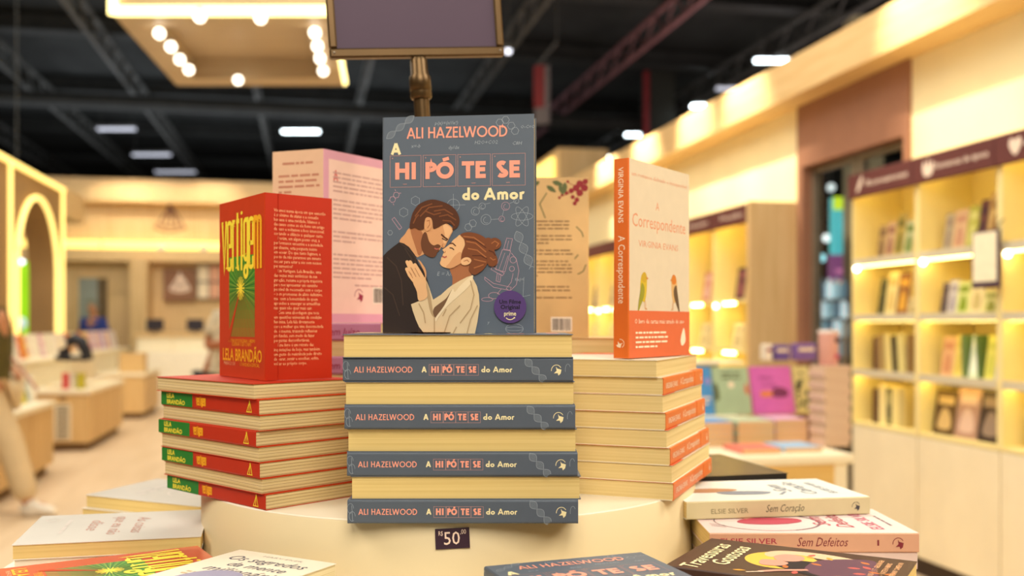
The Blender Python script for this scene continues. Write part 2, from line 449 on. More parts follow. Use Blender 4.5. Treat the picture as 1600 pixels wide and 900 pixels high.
# right wall with its doorway, shutter housing and soffit
WV = 3.53
mb = MB()
mb.box((WV, -2.5, 0), (WV + .18, 5.27, 3.2), m_wallcream)
mb.box((WV, 6.64, 0), (WV + .18, 19, 3.2), m_wallcream)
mb.box((WV + .03, 5.27, 2.93), (WV + .18, 6.64, 3.2), m_wallcream)
struct('wall_right', mb, ROOM)
mb = MB()
mb.box((WV - .02, 5.27, 2.48), (WV + .1, 6.64, 2.93), m_brownpanel)
mb.box((WV - .02, 6.56, 0), (WV + .12, 6.64, 2.48), m_brownpanel); mb.box((WV - .02, 5.27, 0), (WV + .12, 5.33, 2.48), m_brownpanel)
struct('trim_1', mb, ROOM)
mb = MB(); mb.box((3.30, -2.5, 2.93), (WV + .18, 13.0, 3.2), m_wood_h); struct('trim_2', mb, ROOM)
m_glass = bpy.data.materials.new('clear_glass'); m_glass.use_nodes = True
b = m_glass.node_tree.nodes['Principled BSDF']; b.inputs['Transmission Weight'].default_value = 1; b.inputs['Roughness'].default_value = .0
b.inputs['Base Color'].default_value = (.93, .96, .95, 1); b.inputs['IOR'].default_value = 1.2
m_steel = mat('brushed_steel', (150, 138, 120), .4, .08, 12, .5, .6)
d_o = empty('door_1', RM(WV + .07, 5.33)); d_o['kind'] = 'structure'
for y0, y1 in ((0, .61), (.63, 1.23)):
    f = MB()
    for a, b_ in (((-.02, y0, 0), (.03, y0 + .05, 2.46)), ((-.02, y1 - .05, 0), (.03, y1, 2.46)), ((-.02, y0 + .05, 0), (.03, y1 - .05, .1)), ((-.02, y0 + .05, 2.43), (.03, y1 - .05, 2.46))):
        f.box(a, b_, m_steel)
    fo = struct('door_frame', f, None, d_o)
    p = MB(); p.box((0, y0 + .05, .1), (.008, y1 - .05, 2.43), m_glass); struct('pane', p, None, d_o)
h = MB()
for y in (.55, .69): h.tube([(-.03, y, .9), (-.07, y, .95), (-.07, y, 1.35), (-.03, y, 1.4)], .012, m_steel)
struct('door_handle', h, None, d_o)

# portal block where the soffit ends
mb = MB(); mb.box((3.36, 13.0, 2.55), (4.05, 16.5, 3.74), m_wood_v); struct('trim_3', mb, ROOM)
sgn = empty('lit_block_side', RM(3.35, 13.0, 2.7)); tag(sgn, 'yellow glow added on the lit side of the high wooden block above beige book', 'lit face')
mb = MB(); mb.box((-.04, .25, 0), (0, 3.2, .95), emit('yellow_lit_side_glow', (255, 226, 120), 1.5)); obj('light_panel', mb, sgn)  # emission stands in for light washing the block's wood side
mb = MB(); mb.box((-.06, .9, 0), (-.04, 1.35, .5), m_dark); mb.box((-.06, 1.7, .05), (-.04, 1.85, .6), m_dark); obj('lettering', mb, sgn)  # dark slots on the glowing side

# back wall: wood cladding, top beam, glowing ledge, door, recess
BU = 19.0
mb = MB()
mb.box((-6.5, BU, 0), (5.0, BU + .2, 3.98), m_wood_v)
for i in range(16):
    x = -6.4 + i * .72; mb.box((x, BU - .004, 2.9), (x + .008, BU, 3.98), wood('oak_joint', (186, 142, 84), (176, 132, 76), 'z'))
struct('wall_back', mb, ROOM)
v0, z1 = on_u(97, 287, BU - .3); z2 = on_u(97, 313, BU - .3)[1]
mb = MB(); mb.box((-6.5, BU - .3, z2), (5.0, BU, z1), m_wood_h); struct('trim_4', mb, ROOM)
zl0 = on_u(300, 390, BU - .35)[1]; zl1 = on_u(300, 377, BU - .35)[1]
mb = MB(); mb.box((-6.5, BU - .30, zl0 - .22), (5.0, BU, zl0), m_wood_h); tr5 = struct('trim_5', mb, ROOM)
for i, (a, b_) in enumerate(((-6.4, -3.66), (-3.6, -.4), (-.34, 4.8))):
    mb = MB(); mb.box((a, BU - .22, zl0), (b_, BU - .02, zl1), emit('ledge_led', (255, 222, 120), 1.5)); struct('led_strip', mb, None, tr5)
# door at the back
va, zd = on_u(119, 430, BU - .02); vb, _ = on_u(168, 430, BU - .02)
dd = empty('door_2', RM(va, BU - .06)); dd['kind'] = 'structure'
W_ = vb - va
mb = MB(); mb.box((.05, 0, 0), (W_ - .16, .03, zd - .05), mat('grey_blue_door', (140, 146, 140), .4, .08, 3)); struct('door_leaf', mb, None, dd)
mb = MB(); mb.box((W_ - .16, 0, 0), (W_, .05, zd), mat('dark_brown_post', (98, 78, 50), .6)); mb.box((0, -.02, 0), (.05, .05, zd), m_wood_v); mb.box((0, -.02, zd - .05), (W_, .05, zd), m_wood_v); struct('door_frame', mb, None, dd)  # darker brown post on the right of the door leaf
mb = MB(); mb.tube([(.14, -.04, 1.0), (.14, -.04, 1.2)], .012, m_steel); struct('door_handle', mb, None, dd)
# column and recess panel
vc0 = on_u(204, 430, BU - .5)[0]; vc1 = on_u(222, 430, BU - .5)[0]
mb = MB(); mb.box((vc0, BU - .6, 0), (vc1 + .1, BU, zl0 - .2), m_wood_v); struct('column', mb, ROOM)

# left wall: arch outlined with light
AV = -3.43
ua1 = on_v(22, 420, AV)[0]; ua2 = on_v(86, 420, AV)[0]; zt = 3.28
zspr = on_v(54, 430, AV)[1]; uc = (ua1 + ua2) / 2; ra = (ua2 - ua1) / 2
u_end = on_v(98, 420, AV)[0]; u_sta = on_v(4, 420, AV)[0]
ar = arc(uc, zspr, ra, (on_v(54, 312, AV)[1] - zspr), 180, 0, 28)
mb = MB()
mb.prism([(8.0, 0), (8.0, zt), (u_end, zt), (u_end, 0), (ua2, 0)] + [(a, b_) for a, b_ in reversed(ar)] + [(ua1, 0)], 0, AV - .34, AV, mat('brown_arch_wall', (150, 116, 72), .65, .06, 3))
wl = struct('wall_left', mb, ROOM)
mb = MB(); mb.box((AV - .4, u_end, zt - .38), (AV + .02, u_end + 1.3, zt + .03), m_wood_h); struct('trim_6', mb, ROOM)
m_led_arch = emit('arch_led', (255, 222, 130), 1.5)
def led(pts, r, m=m_led_arch):
    q = MB(); q.tube(pts, r, m, 8); struct('led_strip', q, None, wl)
led([(AV + .02, 8.0, zt - .03), (AV + .02, u_end - .05, zt - .03)], .035)
led([(AV + .02, u_end - .08, zt - .05), (AV + .02, u_end - .08, .05)], .022)
led([(AV + .02, ua1 - .22, zt - .05), (AV + .02, ua1 - .22, .05)], .024)
led([(AV + .03, a, b_ + .03) for a, b_ in [(ua1, .1)] + list(ar) + [(ua2, .1)]], .032)

# ================================================================== LAMPS OVERHEAD
def highbay(px, py, z=6.3, w_=.85, col='cool', lab=''):
    D = (z - CAM_H) * FPX / (505 - py); c = at(px, py, D)
    o = empty('ceiling_light', Matrix.Translation(c)); tag(o, lab, 'ceiling light', 'tube lamps under the hall roof')
    mb = MB(); mb.box((-w_ / 2 - .03, -.08, .03), (w_ / 2 + .03, .08, .1), m_beam)
    for x in (-w_ / 2 + .08, w_ / 2 - .08): mb.tube([(x, 0, .12), (x, 0, .55)], .008, m_beam, 6)
    obj('housing', mb, o)
    mb = MB(); mb.box((-w_ / 2, -.06, -.02), (w_ / 2, .06, .03), emit('hall_tube_' + col, (236, 250, 255) if col != 'dim' else (205, 208, 222), 9 if col == 'cool' else (16 if col == 'bright' else 1.1))); obj('diffuser', mb, o)
highbay(182, 202, lab='grey hall lamp above the arch wall, between two roof trusses', col='dim', w_=.95)
highbay(237, 242, lab='small grey hall lamp above the triangular wall emblem, further left one', col='dim', w_=1.1)
highbay(274, 269, lab='dimmest and lowest hall lamp just above the back wall beam', col='dim', w_=1.3)
highbay(470, 206, lab='hall lamp seen right above the standing pink book', col='cool', w_=.95)
highbay(941, 247, lab='bright white hall lamp above the standing book with orange spine', col='bright', w_=1.0)
highbay(995, 211, lab='small hall lamp beside the red pipe above the soffit', col='cool', w_=.6)
highbay(1096, 166, lab='short bright lamp close above the soffit, middle of three there', col='bright', w_=.45)
highbay(1140, 139, lab='faint pinkish hall lamp half hidden behind the soffit', col='dim', w_=.55)
highbay(1215, 95, lab='long bright hall lamp nearest the top of the soffit', col='cool', w_=.85)
o = empty('hanging_lamp', Matrix.Translation(at(794, 78, 14))); tag(o, 'tiny round white lamp just right of the sign frame', 'lamp')
mb = MB(); mb.lathe([(.05, 0), (.07, .03), (.03, .1)], m_beam, 16); obj('shade', mb, o); mb = MB(); mb.tube([(0, 0, .1), (0, 0, 7.2 - at(794, 78, 14).z)], .006, m_beam, 6); obj('cable', mb, o)
mb = MB(); mb.ball((0, 0, -.01), .045, emit('small_white_bulb', (235, 240, 255), 3)); obj('bulb', mb, o)

# hanging canopy with globe bulbs
zb = 3.2
c1 = at(181, 24, (zb - CAM_H) * FPX / (505 - 24)); c2 = at(279, 134, (zb - CAM_H) * FPX / (505 - 134)); c3 = at(539, 134, (zb - CAM_H) * FPX / (505 - 134))
c4 = c1 + (c3 - c2)
can = empty('hanging_canopy', Matrix.Translation((0, 0, zb))); tag(can, 'wooden box canopy with glowing edges and globe bulbs, hung from the roof', 'canopy lamp')
m_can = wood('canopy_oak', (186, 168, 140), (172, 152, 124), 'x')
cor = [Vector((c.x, c.y, 0)) for c in (c1, c4, c3, c2)]
cen = sum(cor, Vector()) / 4
inn = [cen + (c - cen) * .74 for c in cor]
mb = MB()
vs = [tuple(c) for c in cor] + [tuple(c) for c in inn] + [(c.x, c.y, .16) for c in inn] + [(c.x, c.y, .62) for c in cor]
fs = [(i, (i + 1) % 4, 4 + (i + 1) % 4, 4 + i) for i in range(4)] + [(4 + i, 4 + (i + 1) % 4, 8 + (i + 1) % 4, 8 + i) for i in range(4)] + [(8, 9, 10, 11)] + [(i, 12 + i, 12 + (i + 1) % 4, (i + 1) % 4) for i in range(4)] + [(15, 14, 13, 12)]
mb.add(vs, fs, m_can); obj('box', mb, can)
for a, b_ in ((0, 1), (0, 3), (1, 2)):
    q = MB(); q.tube([cor[a] + Vector((0, -.02, .02)), cor[b_] + Vector((0, -.02, .02))], .03 if a == 0 and b_ == 1 else .022, emit('canopy_led', (255, 236, 156), 3.4) if (a, b_) != (0, 3) else m_can); obj('led_strip' if (a, b_) != (0, 3) else 'edge_trim', q, can)
q = MB(); q.tube([cor[0] + Vector((-.01, -.02, 0)), cor[0] + Vector((-.01, -.02, .6))], .028, emit('canopy_led', (255, 236, 156), 3.4)); obj('led_strip', q, can)
m_bulb = emit('globe_bulb', (255, 244, 222), 4.5)
for px, py in ((249, 52), (267, 73), (281, 93), (295, 109), (492, 51), (496, 72), (500, 91), (505, 111), (312, 26), (407, 28), (372, 125)):
    c = at(px, py, (zb - .04 - CAM_H) * FPX / (505 - py)); q = MB(); q.ball((c.x, c.y, -.04), .034, m_bulb, 14, 8); q.lathe([(.015, -.02), (.015, .01)], m_steel, 10, (c.x, c.y)); obj('bulb', q, can)
for i in (0, 1, 2, 3):
    q = MB(); q.tube([(inn[i].x, inn[i].y, .62), (inn[i].x, inn[i].y, 3.2)], .006, m_beam, 6); obj('hanging_cable', q, can)

# white cylinder downlights over the counter
for px, lab in ((247, 'white cylinder downlight above the brown menu board'), (315, 'white cylinder downlight above the wall photo prints')):
    v_, z_ = on_u(px, 404, BU - .6); o = empty('downlight', RM(v_, BU - .2, z_)); tag(o, lab, 'downlight', 'white downlights over the counter')
    mb = MB(); mb.lathe([(.07, .03), (.075, .05), (.075, .26), (.03, .28)], m_white, 20); mb.box((-.02, 0, .2), (.02, .2, .24), m_white); obj('housing', mb, o)
    mb = MB(); mb.lathe([(.055, 0), (.068, .03)], emit('downlight_glow', (255, 240, 205), 4), 20); obj('lens', mb, o)

# red and white hanging banner
D = 15.0; c = at(838, 205, D)
o = empty('hanging_banner', Matrix.Translation(c) @ Matrix.Rotation(-.5, 4, 'Z')); tag(o, 'red and white banner hanging from the roof right of the blue book top', 'banner')
mb = MB(); mb.box((-.02, -.02, .1), (.22, .02, .98), mat('white_banner_cloth', (96, 88, 90), .8)); mb.box((-.03, -.025, .35), (.15, .025, .99), mat('red_banner_cloth', (110, 30, 34), .8)); obj('cloth', mb, o)
mb = MB(); mb.tube([(0, 0, .98), (.3, .1, 1.35)], .02, m_beam); mb.tube([(.3, .1, 1.35), (.3, .1, 3.9)], .008, m_beam); obj('hanging_rod', mb, o)

# ================================================================== EMBLEM AND COUNTER AT THE BACK
def front_u(v, u, z):      # print plane facing the camera (-u)
    return RM(v, u, z) @ Matrix(((1, 0, 0, 0), (0, 0, -1, 0), (0, 1, 0, 0), (0, 0, 0, 1)))
def emblem(mb, M, s, m_head, m_line, wd):
    mb.poly(M, smooth([(-.06 * s, .78 * s), (0, 1.0 * s), (.08 * s, .8 * s), (.16 * s, .62 * s), (.02 * s, .7 * s)]), m_head, 3)
    for x0, x1 in ((-.06, -.48), (-.02, -.2), (.03, .04), (.08, .26), (.12, .5)):
        mb.line(M, [(x0 * s, .72 * s), ((x0 + x1) / 2 * s + .02 * s, .4 * s), (x1 * s, .06 * s)], wd, m_line, 2)
    mb.line(M, [(-.48 * s, .12 * s), (-.3 * s, .02 * s), (0, -.03 * s), (.3 * s, .02 * s), (.52 * s, .13 * s)], wd, m_line, 2)
    mb.line(M, [(-.42 * s, .25 * s), (0, .14 * s), (.44 * s, .25 * s)], wd * .8, m_line, 2)
v_, z_ = on_u(265, 361, BU); s_ = (361 - 316) * 19 / FPX
em = empty('wall_emblem', RM(v_, BU - .012, z_)); tag(em, 'brown line emblem on the wood wall above the glowing ledge', 'emblem')
mb = MB(); Mx = Matrix(((1, 0, 0, 0), (0, 0, -1, 0), (0, 1, 0, 0), (0, 0, 0, 1)))
emblem(mb, Mx, s_, ink('emblem_purple', (88, 52, 84)), ink('emblem_brown', (140, 100, 70)), .035); obj('lettering', mb, em)
va, zb_ = on_u(255, 470, BU - .1); vb, zt_ = on_u(306, 420, BU - .1)
bd = empty('menu_board', RM(va, BU - .1, zb_)); tag(bd, 'brown board with a pale emblem behind the cash counter', 'sign board')
mb = MB(); mb.box((0, 0, 0), (vb - va, .04, zt_ - zb_), mat('board_brown', (132, 92, 66), .6))
M2 = Matrix.Translation(((vb - va) / 2, 0, .18)) @ Mx; emblem(mb, M2, .36, m_signwhite, m_signwhite, .03); obj('panel', mb, bd)
for i, px in enumerate((309, 327, 345)):
    for j, py in enumerate((440, 466)):
        v_, z_ = on_u(px, py, BU - .1)
        o = empty('wall_photo', RM(v_, BU - .1, z_)); tag(o, 'small %s photo print on the back wall, %s row, %s from the brown board' % (('pale', 'pinkish', 'light')[i], ('upper', 'lower')[j], ORD[i]), 'photo print', 'photo prints beside the menu board')
        mb = MB(); mb.box((0, .01, 0), (.19, .03, .3), mat('photo_card_%d' % i, ((226, 210, 180), (214, 160, 130), (220, 190, 160))[i], .5)); obj('print', mb, o)
        mb = MB(); mb.box((-.015, .0, -.015), (.205, .012, .0), m_dark); mb.box((-.015, 0, .3), (.205, .012, .315), m_dark); mb.box((-.015, 0, 0), (0, .012, .3), m_dark); mb.box((.19, 0, 0), (.205, .012, .3), m_dark); obj('frame', mb, o)
# counter
cu_ = 17.2; va = on_u(214, 520, cu_)[0]; vb = -.2; zc = on_u(250, 521, cu_)[1]
co = empty('cash_counter', RM(va, cu_)); tag(co, 'long white cash counter with wooden top in front of the back wall', 'counter')
mb = MB(); mb.bbox((-.04, -.06, zc - .05), (vb - va, .75, zc), m_wood_h); obj('counter_top', mb, co)
mb = MB(); mb.box((0, 0, .1), (vb - va - .04, .7, zc - .05), m_white)
for i in range(4): mb.box((.55 + i * .62, -.004, .1), (.556 + i * .62, 0, zc - .05), m_wood_h)
obj('front_panel', mb, co)
mb = MB(); mb.box((.04, .05, 0), (vb - va - .06, .66, .1), m_dark); obj('plinth', mb, co)
mb = MB(); mb.box((-.02, -.45, .0), (vb - va - .2, 0, zc - .30), mat('white_step', (240, 232, 210), .5)); obj('front_step', mb, co)
for px, lab in ((242, 'dark till screen on the counter, below the brown menu board'), (305, 'dark till screen on the counter nearer the red standing book')):
    v_, _ = on_u(px, 505, cu_ + .35); o = empty('till_screen', RM(v_, cu_ + .35, zc)); tag(o, lab, 'monitor', 'till screens on the counter')
    mb = MB(); mb.bbox((-.14, 0, .04), (.14, .03, .24), mat('till_black', (44, 38, 48), .4), .008); obj('screen', mb, o)
    mb = MB(); mb.lathe([(.09, 0), (.09, .012)], m_dark, 20, (0, .03)); mb.box((-.02, .03, .012), (.02, .045, .15), m_dark); obj('stand', mb, o)

# ================================================================== OUTSIDE THE GLASS DOOR
def outside(name, lab, cat, px0, py0, px1, py1, D, build):
    a = at(px0, py1, D); b_ = at(px1, py0, D)
    o = empty(name, Matrix.Translation((a.x, D, a.z))); tag(o, lab, cat); build(o, b_.x - a.x, b_.z - a.z); return o
def b1(o, W, H):
    mb = MB(); mb.box((0, 0, 0), (W, .12, H), emit('cyan_backlit', (60, 175, 185), .8)); mb.box((0, -.02, H * .78), (W * .9, 0, H), emit('lime_backlit', (190, 220, 40), .9))
    mb.disc(Matrix.Translation((W * .55, -.02, H * .5)) @ Mx, 0, 0, W * .2, emit('pale_backlit', (190, 235, 230), .8), 2); obj('light_panel', mb, o)
outside('lightbox_sign', 'cyan and lime glowing sign seen through the dark glass door', 'lit sign', 1302, 308, 1345, 398, 11, b1)
def b2(o, W, H):
    mb = MB(); mb.box((0, 0, 0), (W, .05, H), emit('purple_backlit', (120, 60, 120), .6)); mb.rect(Matrix.Translation((0, 0, 0)) @ Mx, W * .1, H * .08, W * .95, H * .3, emit('peach_backlit', (225, 165, 110), .7), 30)
    mb.rect(Mx, W * .2, H * .5, W * .95, H * .62, emit('pink_backlit', (200, 120, 170), .6), 30); obj('light_panel', mb, o)
outside('lightbox_poster', 'purple glowing poster with peach band beyond the dark glass door', 'lit sign', 1296, 398, 1345, 456, 10.5, b2)
def b3(o, W, H):
    mb = MB()
    for i in range(4): mb.box((0, 0, i * H / 4), (W, .3, i * H / 4 + .02), m_steel)
    mb.box((0, 0, 0), (.03, .3, H), m_steel); mb.box((W - .03, 0, 0), (W, .3, H), m_steel); obj('rack_frame', mb, o)
    g = [emit('bluish_glint_a', (150, 190, 200), .55), emit('bluish_glint_b', (90, 130, 150), .45), emit('bluish_glint_c', (210, 230, 235), .8)]  # glints put into the jars as emission; the jars are no lamps
    for i in range(4):
        for j in range(5):
            q = MB(); x = W * (.1 + .17 * j); q.lathe([(.035, 0), (.04, .03), (.04, .13), (.015, .17), (.015, .2)], g[(i * 2 + j) % 3], 12, (x, .12), Matrix.Translation((0, 0, i * H / 4 + .02))); obj('glint_jar', q, o)
outside('display_rack', 'rack of bluish glinting jars standing beyond the dark glass door', 'display rack', 1272, 440, 1340, 560, 9.5, b3)
for i, (px, py, c, lab) in enumerate(((1292, 372, (225, 235, 235), 'white lamp dot beyond the glass door, left of the cyan sign'), (1284, 403, (150, 220, 230), 'pale cyan lamp dot beyond the glass door, left of the purple poster'), (1299, 368 - 75, (190, 200, 200), 'faint lamp dot high behind the glass door'))):
    o = empty('hanging_lamp', Matrix.Translation(at(px, py, 12))); tag(o, lab, 'lamp')
    q = MB(); q.ball((0, 0, 0), .05, emit('door_dot_%d' % i, c, 1.6), 12, 8); obj('bulb', q, o)
    q = MB(); q.tube([(0, 0, .05), (0, 0, 7.2 - at(px, py, 12).z)], .006, m_beam, 6); obj('cable', q, o)
o = empty('concrete_post', Matrix.Translation(at(1352, 520, 10.0))); tag(o, 'pale post seen through the top of the glass door', 'post')
mb = MB(); mb.bbox((-.16, -.1, -1.25), (.16, .2, 3.2), mat('pale_concrete', (150, 138, 112), .8)); mb.bbox((-.22, -.16, -1.25), (.22, .26, -1.05), mat('pale_concrete', (150, 138, 112), .8)); obj('shaft', mb, o)
# ================================================================== BOOKCASES
m_case = mat('pale_yellow_shelf', (240, 222, 158), .55, .03, 5)
m_lip = mat('grey_white_price_rail', (206, 196, 170), .5, .03, 8)
FACE = Matrix(((0, 0, -1, 0), (-1, 0, 0, 0), (0, 1, 0, 0), (0, 0, 0, 1)))      # print plane facing -v
SHZ = (1.716, 1.39, 1.07)
def case_parts(W, shelves, icon, word, endpanel=False, bright=1.0, rail=True):
    P = []
    mb = MB()
    mb.box((.32, 0, .75), (.345, W, 2.2), m_case)
    for y in (0, W - .02): mb.box((0, y, .75), (.32, y + .02, 2.2), m_case)
    mb.box((0, 0, 2.19), (.345, W, 2.22), m_case); mb.box((0, .02, .75), (.32, W - .02, .77), m_case)
    P.append(('carcass', mb))
    mb = MB(); mb.box((.02, 0, .1), (.345, W, .75), m_white); P.append(('base_cabinet', mb))
    mb = MB(); mb.bbox((0, .004, .105), (.02, W - .004, .745), m_white, .004); P.append(('cabinet_door', mb))
    mb = MB(); mb.box((.04, 0, 0), (.345, W, .1), m_dark); P.append(('plinth', mb))
    mb = MB(); mb.bbox((-.03, .002, 2.085), (0, W - .002, 2.225), m_plum, .004)
    M = Matrix.Translation((-.03, W, 2.085)) @ FACE
    if icon == 'feather': mb.poly(M, smooth([(.10, .03), (.115, .075), (.15, .115), (.165, .11), (.15, .07), (.12, .035)]), m_signwhite, 3)
    if icon == 'flame':
        mb.poly(M, smooth([(.11, .03), (.09, .07), (.105, .11), (.125, .08), (.14, .12), (.155, .08), (.175, .105), (.185, .065), (.16, .03)]), m_signwhite, 3)
    if icon == 'heart': mb.poly(M, smooth([(.14, .03), (.1, .075), (.11, .11), (.14, .1), (.17, .11), (.18, .075)]), m_signwhite, 3)
    if word: mb.text(M, word, .20, .055, .045, m_signwhite, 3, bold=.01, width=min(.42, W - .24))
    P.append(('header_sign', mb))
    for z in shelves:
        mb = MB(); mb.box((.01, .02, z - .022), (.32, W - .02, z), m_case)
        P.append(('shelf', mb))
        if rail: mb = MB(); mb.box((-.004, .02, z - .03), (.01, W - .02, z + .012), m_lip); P.append(('shelf>price_rail', mb))
    for z in list(shelves) + [2.19]:
        mb = MB(); mb.box((.03, .03 if bright == 1 else W * .52, z - (.034 if z == shelves[0] or bright > 1 else .031)), (.045, W - (.03 if bright == 1 else .12), z - .024), emit('shelf_led', (255, 230, 132), 13.0) if bright == 1 else emit('far_shelf_led', (255, 226, 120), 62.0)); P.append(('shelf_light', mb))
    mb = MB(); mb.ball((-.005, W - .06, shelves[0] - .045), .016, emit('shelf_spot', (255, 244, 214), 12)); P.append(('spot_light', mb))
    return P
_SB = {}
def shelf_book(wd, h, d, c, style, c2=None):
    """small upright book in bookcase axes: seen face is -x"""
    k = (wd, h, d, c, style, c2)
    if k in _SB: return _SB[k]
    m = ink('cloth_%d_%d_%d' % c, c); pg = mat('shelf_page_edge', (236, 218, 170), .8, .06, 60)
    mb = MB()
    if style == 'spine':
        mb.box((0, -wd / 2, 0), (.004, wd / 2, h), m)
        for y in (-wd / 2, wd / 2 - .002): mb.box((.004, y, 0), (d, y + .002, h), m)
        mb.box((.004, -wd / 2 + .002, .002), (d - .003, wd / 2 - .002, h - .003), pg)
        M = Matrix.Translation((0, wd / 2, 0)) @ FACE
        if c2: mb.rect(M, wd * .15, h * .55, wd * .85, h * .85, ink('cloth_%d_%d_%d' % c2, c2), 4); mb.rect(M, wd * .15, h * .1, wd * .85, h * .16, ink('cloth_%d_%d_%d' % c2, c2), 4)
    else:
        mb.box((0, -wd / 2, 0), (.002, wd / 2, h), m); mb.box((d - .002, -wd / 2, 0), (d, wd / 2, h), m)
        mb.box((.002, wd / 2 - .003, 0), (d - .002, wd / 2, h), m)
        mb.box((.002, -wd / 2 + .002, .002), (d - .002, wd / 2 - .003, h - .003), pg)
        M = Matrix.Translation((0, wd / 2, 0)) @ FACE
        if c2:
            i2 = ink('cloth_%d_%d_%d' % c2, c2)
            mb.rect(M, wd * .12, h * .68, wd * .88, h * .86, i2, 6); mb.poly(M, smooth([(wd * .2, h * .15), (wd * .3, h * .5), (wd * .5, h * .6), (wd * .75, h * .45), (wd * .8, h * .15)]), i2, 6)
    _SB[k] = mb.mesh('shelf_book'); return _SB[k]
def put_shelf_book(bay, y, z, spec, lab, group, x=.03):
    wd, h, d, c, style, c2, lean = spec
    o = obj('shelf_book', shelf_book(wd, h, d, c, style, c2))
    R = Matrix.Rotation(lean, 4, 'X') if style == 'spine' else Matrix.Rotation(math.radians(8), 4, 'Y')
    o.matrix_world = bay @ Matrix.Translation((x, y, z + .0005 + (abs(math.sin(lean)) * wd / 2 if style == 'spine' else .002))) @ R
    tag(o, lab, 'book', group)
W1, W2 = (5.34 - 4.70), (4.70 - 4.06)
G1, G2, G3 = 'books in the bookcase beside the glass door', 'books in the middle bookcase', 'books in the bookcase at the photo edge'
CN = lambda c: ('cream' if min(c) > 170 and c[0] - c[2] > 25 else 'pale' if min(c) > 160 else 'dark' if max(c) < 110 else 'red brown' if c[0] > c[1] + 35 else 'olive' if c[1] >= c[0] - 15 and c[2] < c[1] - 20 else 'tan' if c[0] > c[2] + 25 else 'grey')
def fill(bayM, W, z, specs, y_start, where, group, gap=.006):
    y = y_start                                     # y runs from the far end (photo left) towards the viewer
    for i, sp in enumerate(specs):
        wd = sp[0]; y -= wd / 2
        put_shelf_book(bayM, y, z, sp, '%s book on the %s, %s from the left' % (CN(sp[3]), where, ORD[i]), group, .05)
        y -= wd / 2 + gap + abs(math.sin(sp[6])) * sp[1] * .5
# bay beside the door
bay1 = RM(3.18, 4.70); thing('bookcase', 'lit yellow bookcase under the feather icon, right beside the dark glass door', 'bookcase', bay1, case_parts(W1, SHZ, 'feather', 'Romances'), 'lit bookcases along the right wall')
f_ = lambda c, c2=None, w_=.095, h=.2, t=.02: (w_, h, t, c, 'face', c2, 0)
s_ = lambda c, w_=.035, h=.22, lean=0.0, c2=None: (w_, h, .15, c, 'spine', c2, lean)
fill(bay1, W1, SHZ[0], [f_((176, 146, 96), (120, 90, 60), .08, .2), f_((206, 170, 130), (150, 100, 80), .08, .21), f_((186, 160, 80), (120, 110, 50), .085, .25), f_((196, 196, 150), (110, 130, 60), .085, .2)], .47, 'top shelf of the glass-door case', G1)
fill(bay1, W1, SHZ[1], [f_((96, 92, 52), (60, 60, 40), .07, .22), f_((232, 214, 150), (210, 180, 110), .1, .25), f_((134, 84, 52), (214, 160, 60), .11, .24), f_((226, 206, 150), (180, 160, 110), .08, .1)], .46, 'second shelf of the glass-door case', G1)
fill(bay1, W1, SHZ[2], [s_((96, 62, 42), .055, .2), s_((170, 140, 90), .05, .21, -.12), s_((226, 208, 140), .06, .22, -.1), s_((70, 60, 44), .03, .21, -.12), s_((220, 206, 140), .06, .22, -.1), s_((150, 120, 80), .03, .22)], .5, 'third shelf of the glass-door case', G1)
fill(bay1, W1, .77, [s_((92, 60, 40), .055, .2), s_((236, 220, 160), .075, .23), s_((84, 84, 56), .04, .21, 0, (190, 180, 120)), s_((232, 216, 150), .07, .22), s_((200, 180, 120), .05, .22)], .5, 'bottom shelf of the glass-door case', G1)
bay2 = RM(3.18, 4.06); thing('bookcase', 'lit yellow bookcase with the flame icon header and a hanging white notice', 'bookcase', bay2, case_parts(W2, SHZ, 'flame', 'Romances de época'), 'lit bookcases along the right wall')
fill(bay2, W2, SHZ[0], [f_((176, 160, 130), (150, 130, 110), .07, .2), f_((214, 176, 134), (190, 140, 110), .1, .21), f_((176, 170, 70), (206, 200, 120), .08, .22), f_((110, 66, 58), (70, 40, 50), .06, .24), f_((206, 170, 106), (150, 110, 60), .1, .27), f_((90, 70, 60), None, .05, .1)], .5, 'top shelf of the flame icon case', G2)
fill(bay2, W2, SHZ[1], [f_((110, 92, 92), (60, 50, 60), .05, .17), f_((206, 200, 196), (160, 150, 160), .07, .18), f_((214, 220, 140), (130, 150, 40), .09, .17), f_((236, 220, 170), (200, 180, 120), .1, .2), f_((226, 220, 150), (150, 150, 70), .1, .12)], .52, 'second shelf of the flame icon case', G2)
fill(bay2, W2, SHZ[2], [f_((224, 176, 130), (200, 140, 100), .1, .21), f_((234, 214, 120), (214, 190, 90), .07, .22), s_((104, 128, 76), .03, .22, -.06), f_((220, 234, 206), (240, 246, 230), .07, .22), s_((92, 116, 60), .025, .22, -.1), f_((226, 220, 110), (200, 200, 90), .07, .22), f_((206, 206, 216), (236, 236, 240), .08, .22), s_((92, 90, 104), .03, .2)], .52, 'third shelf of the flame icon case', G2)
fill(bay2, W2, .77, [f_((96, 72, 40), (206, 176, 120), .17, .23, .03), f_((176, 140, 124), (214, 184, 170), .17, .25, .03), f_((66, 52, 46), (150, 130, 116), .17, .25, .03)], .58, 'bottom shelf of the flame icon case', G2)
bay3 = RM(3.18, 3.42); thing('bookcase', 'lit yellow bookcase cut off by the edge of the photo, heart icon header', 'bookcase', bay3, case_parts(.64, SHZ, 'heart', 'Clássicos'), 'lit bookcases along the right wall')
fill(bay3, .64, SHZ[1], [f_((236, 214, 90), (200, 170, 60), .1, .12)], .5, 'second shelf of the heart icon case', G3)
fill(bay3, .64, .77, [f_((206, 190, 180), (150, 130, 130), .13, .2), f_((220, 200, 150), (150, 130, 100), .13, .22)], .52, 'bottom shelf of the heart icon case', G3)
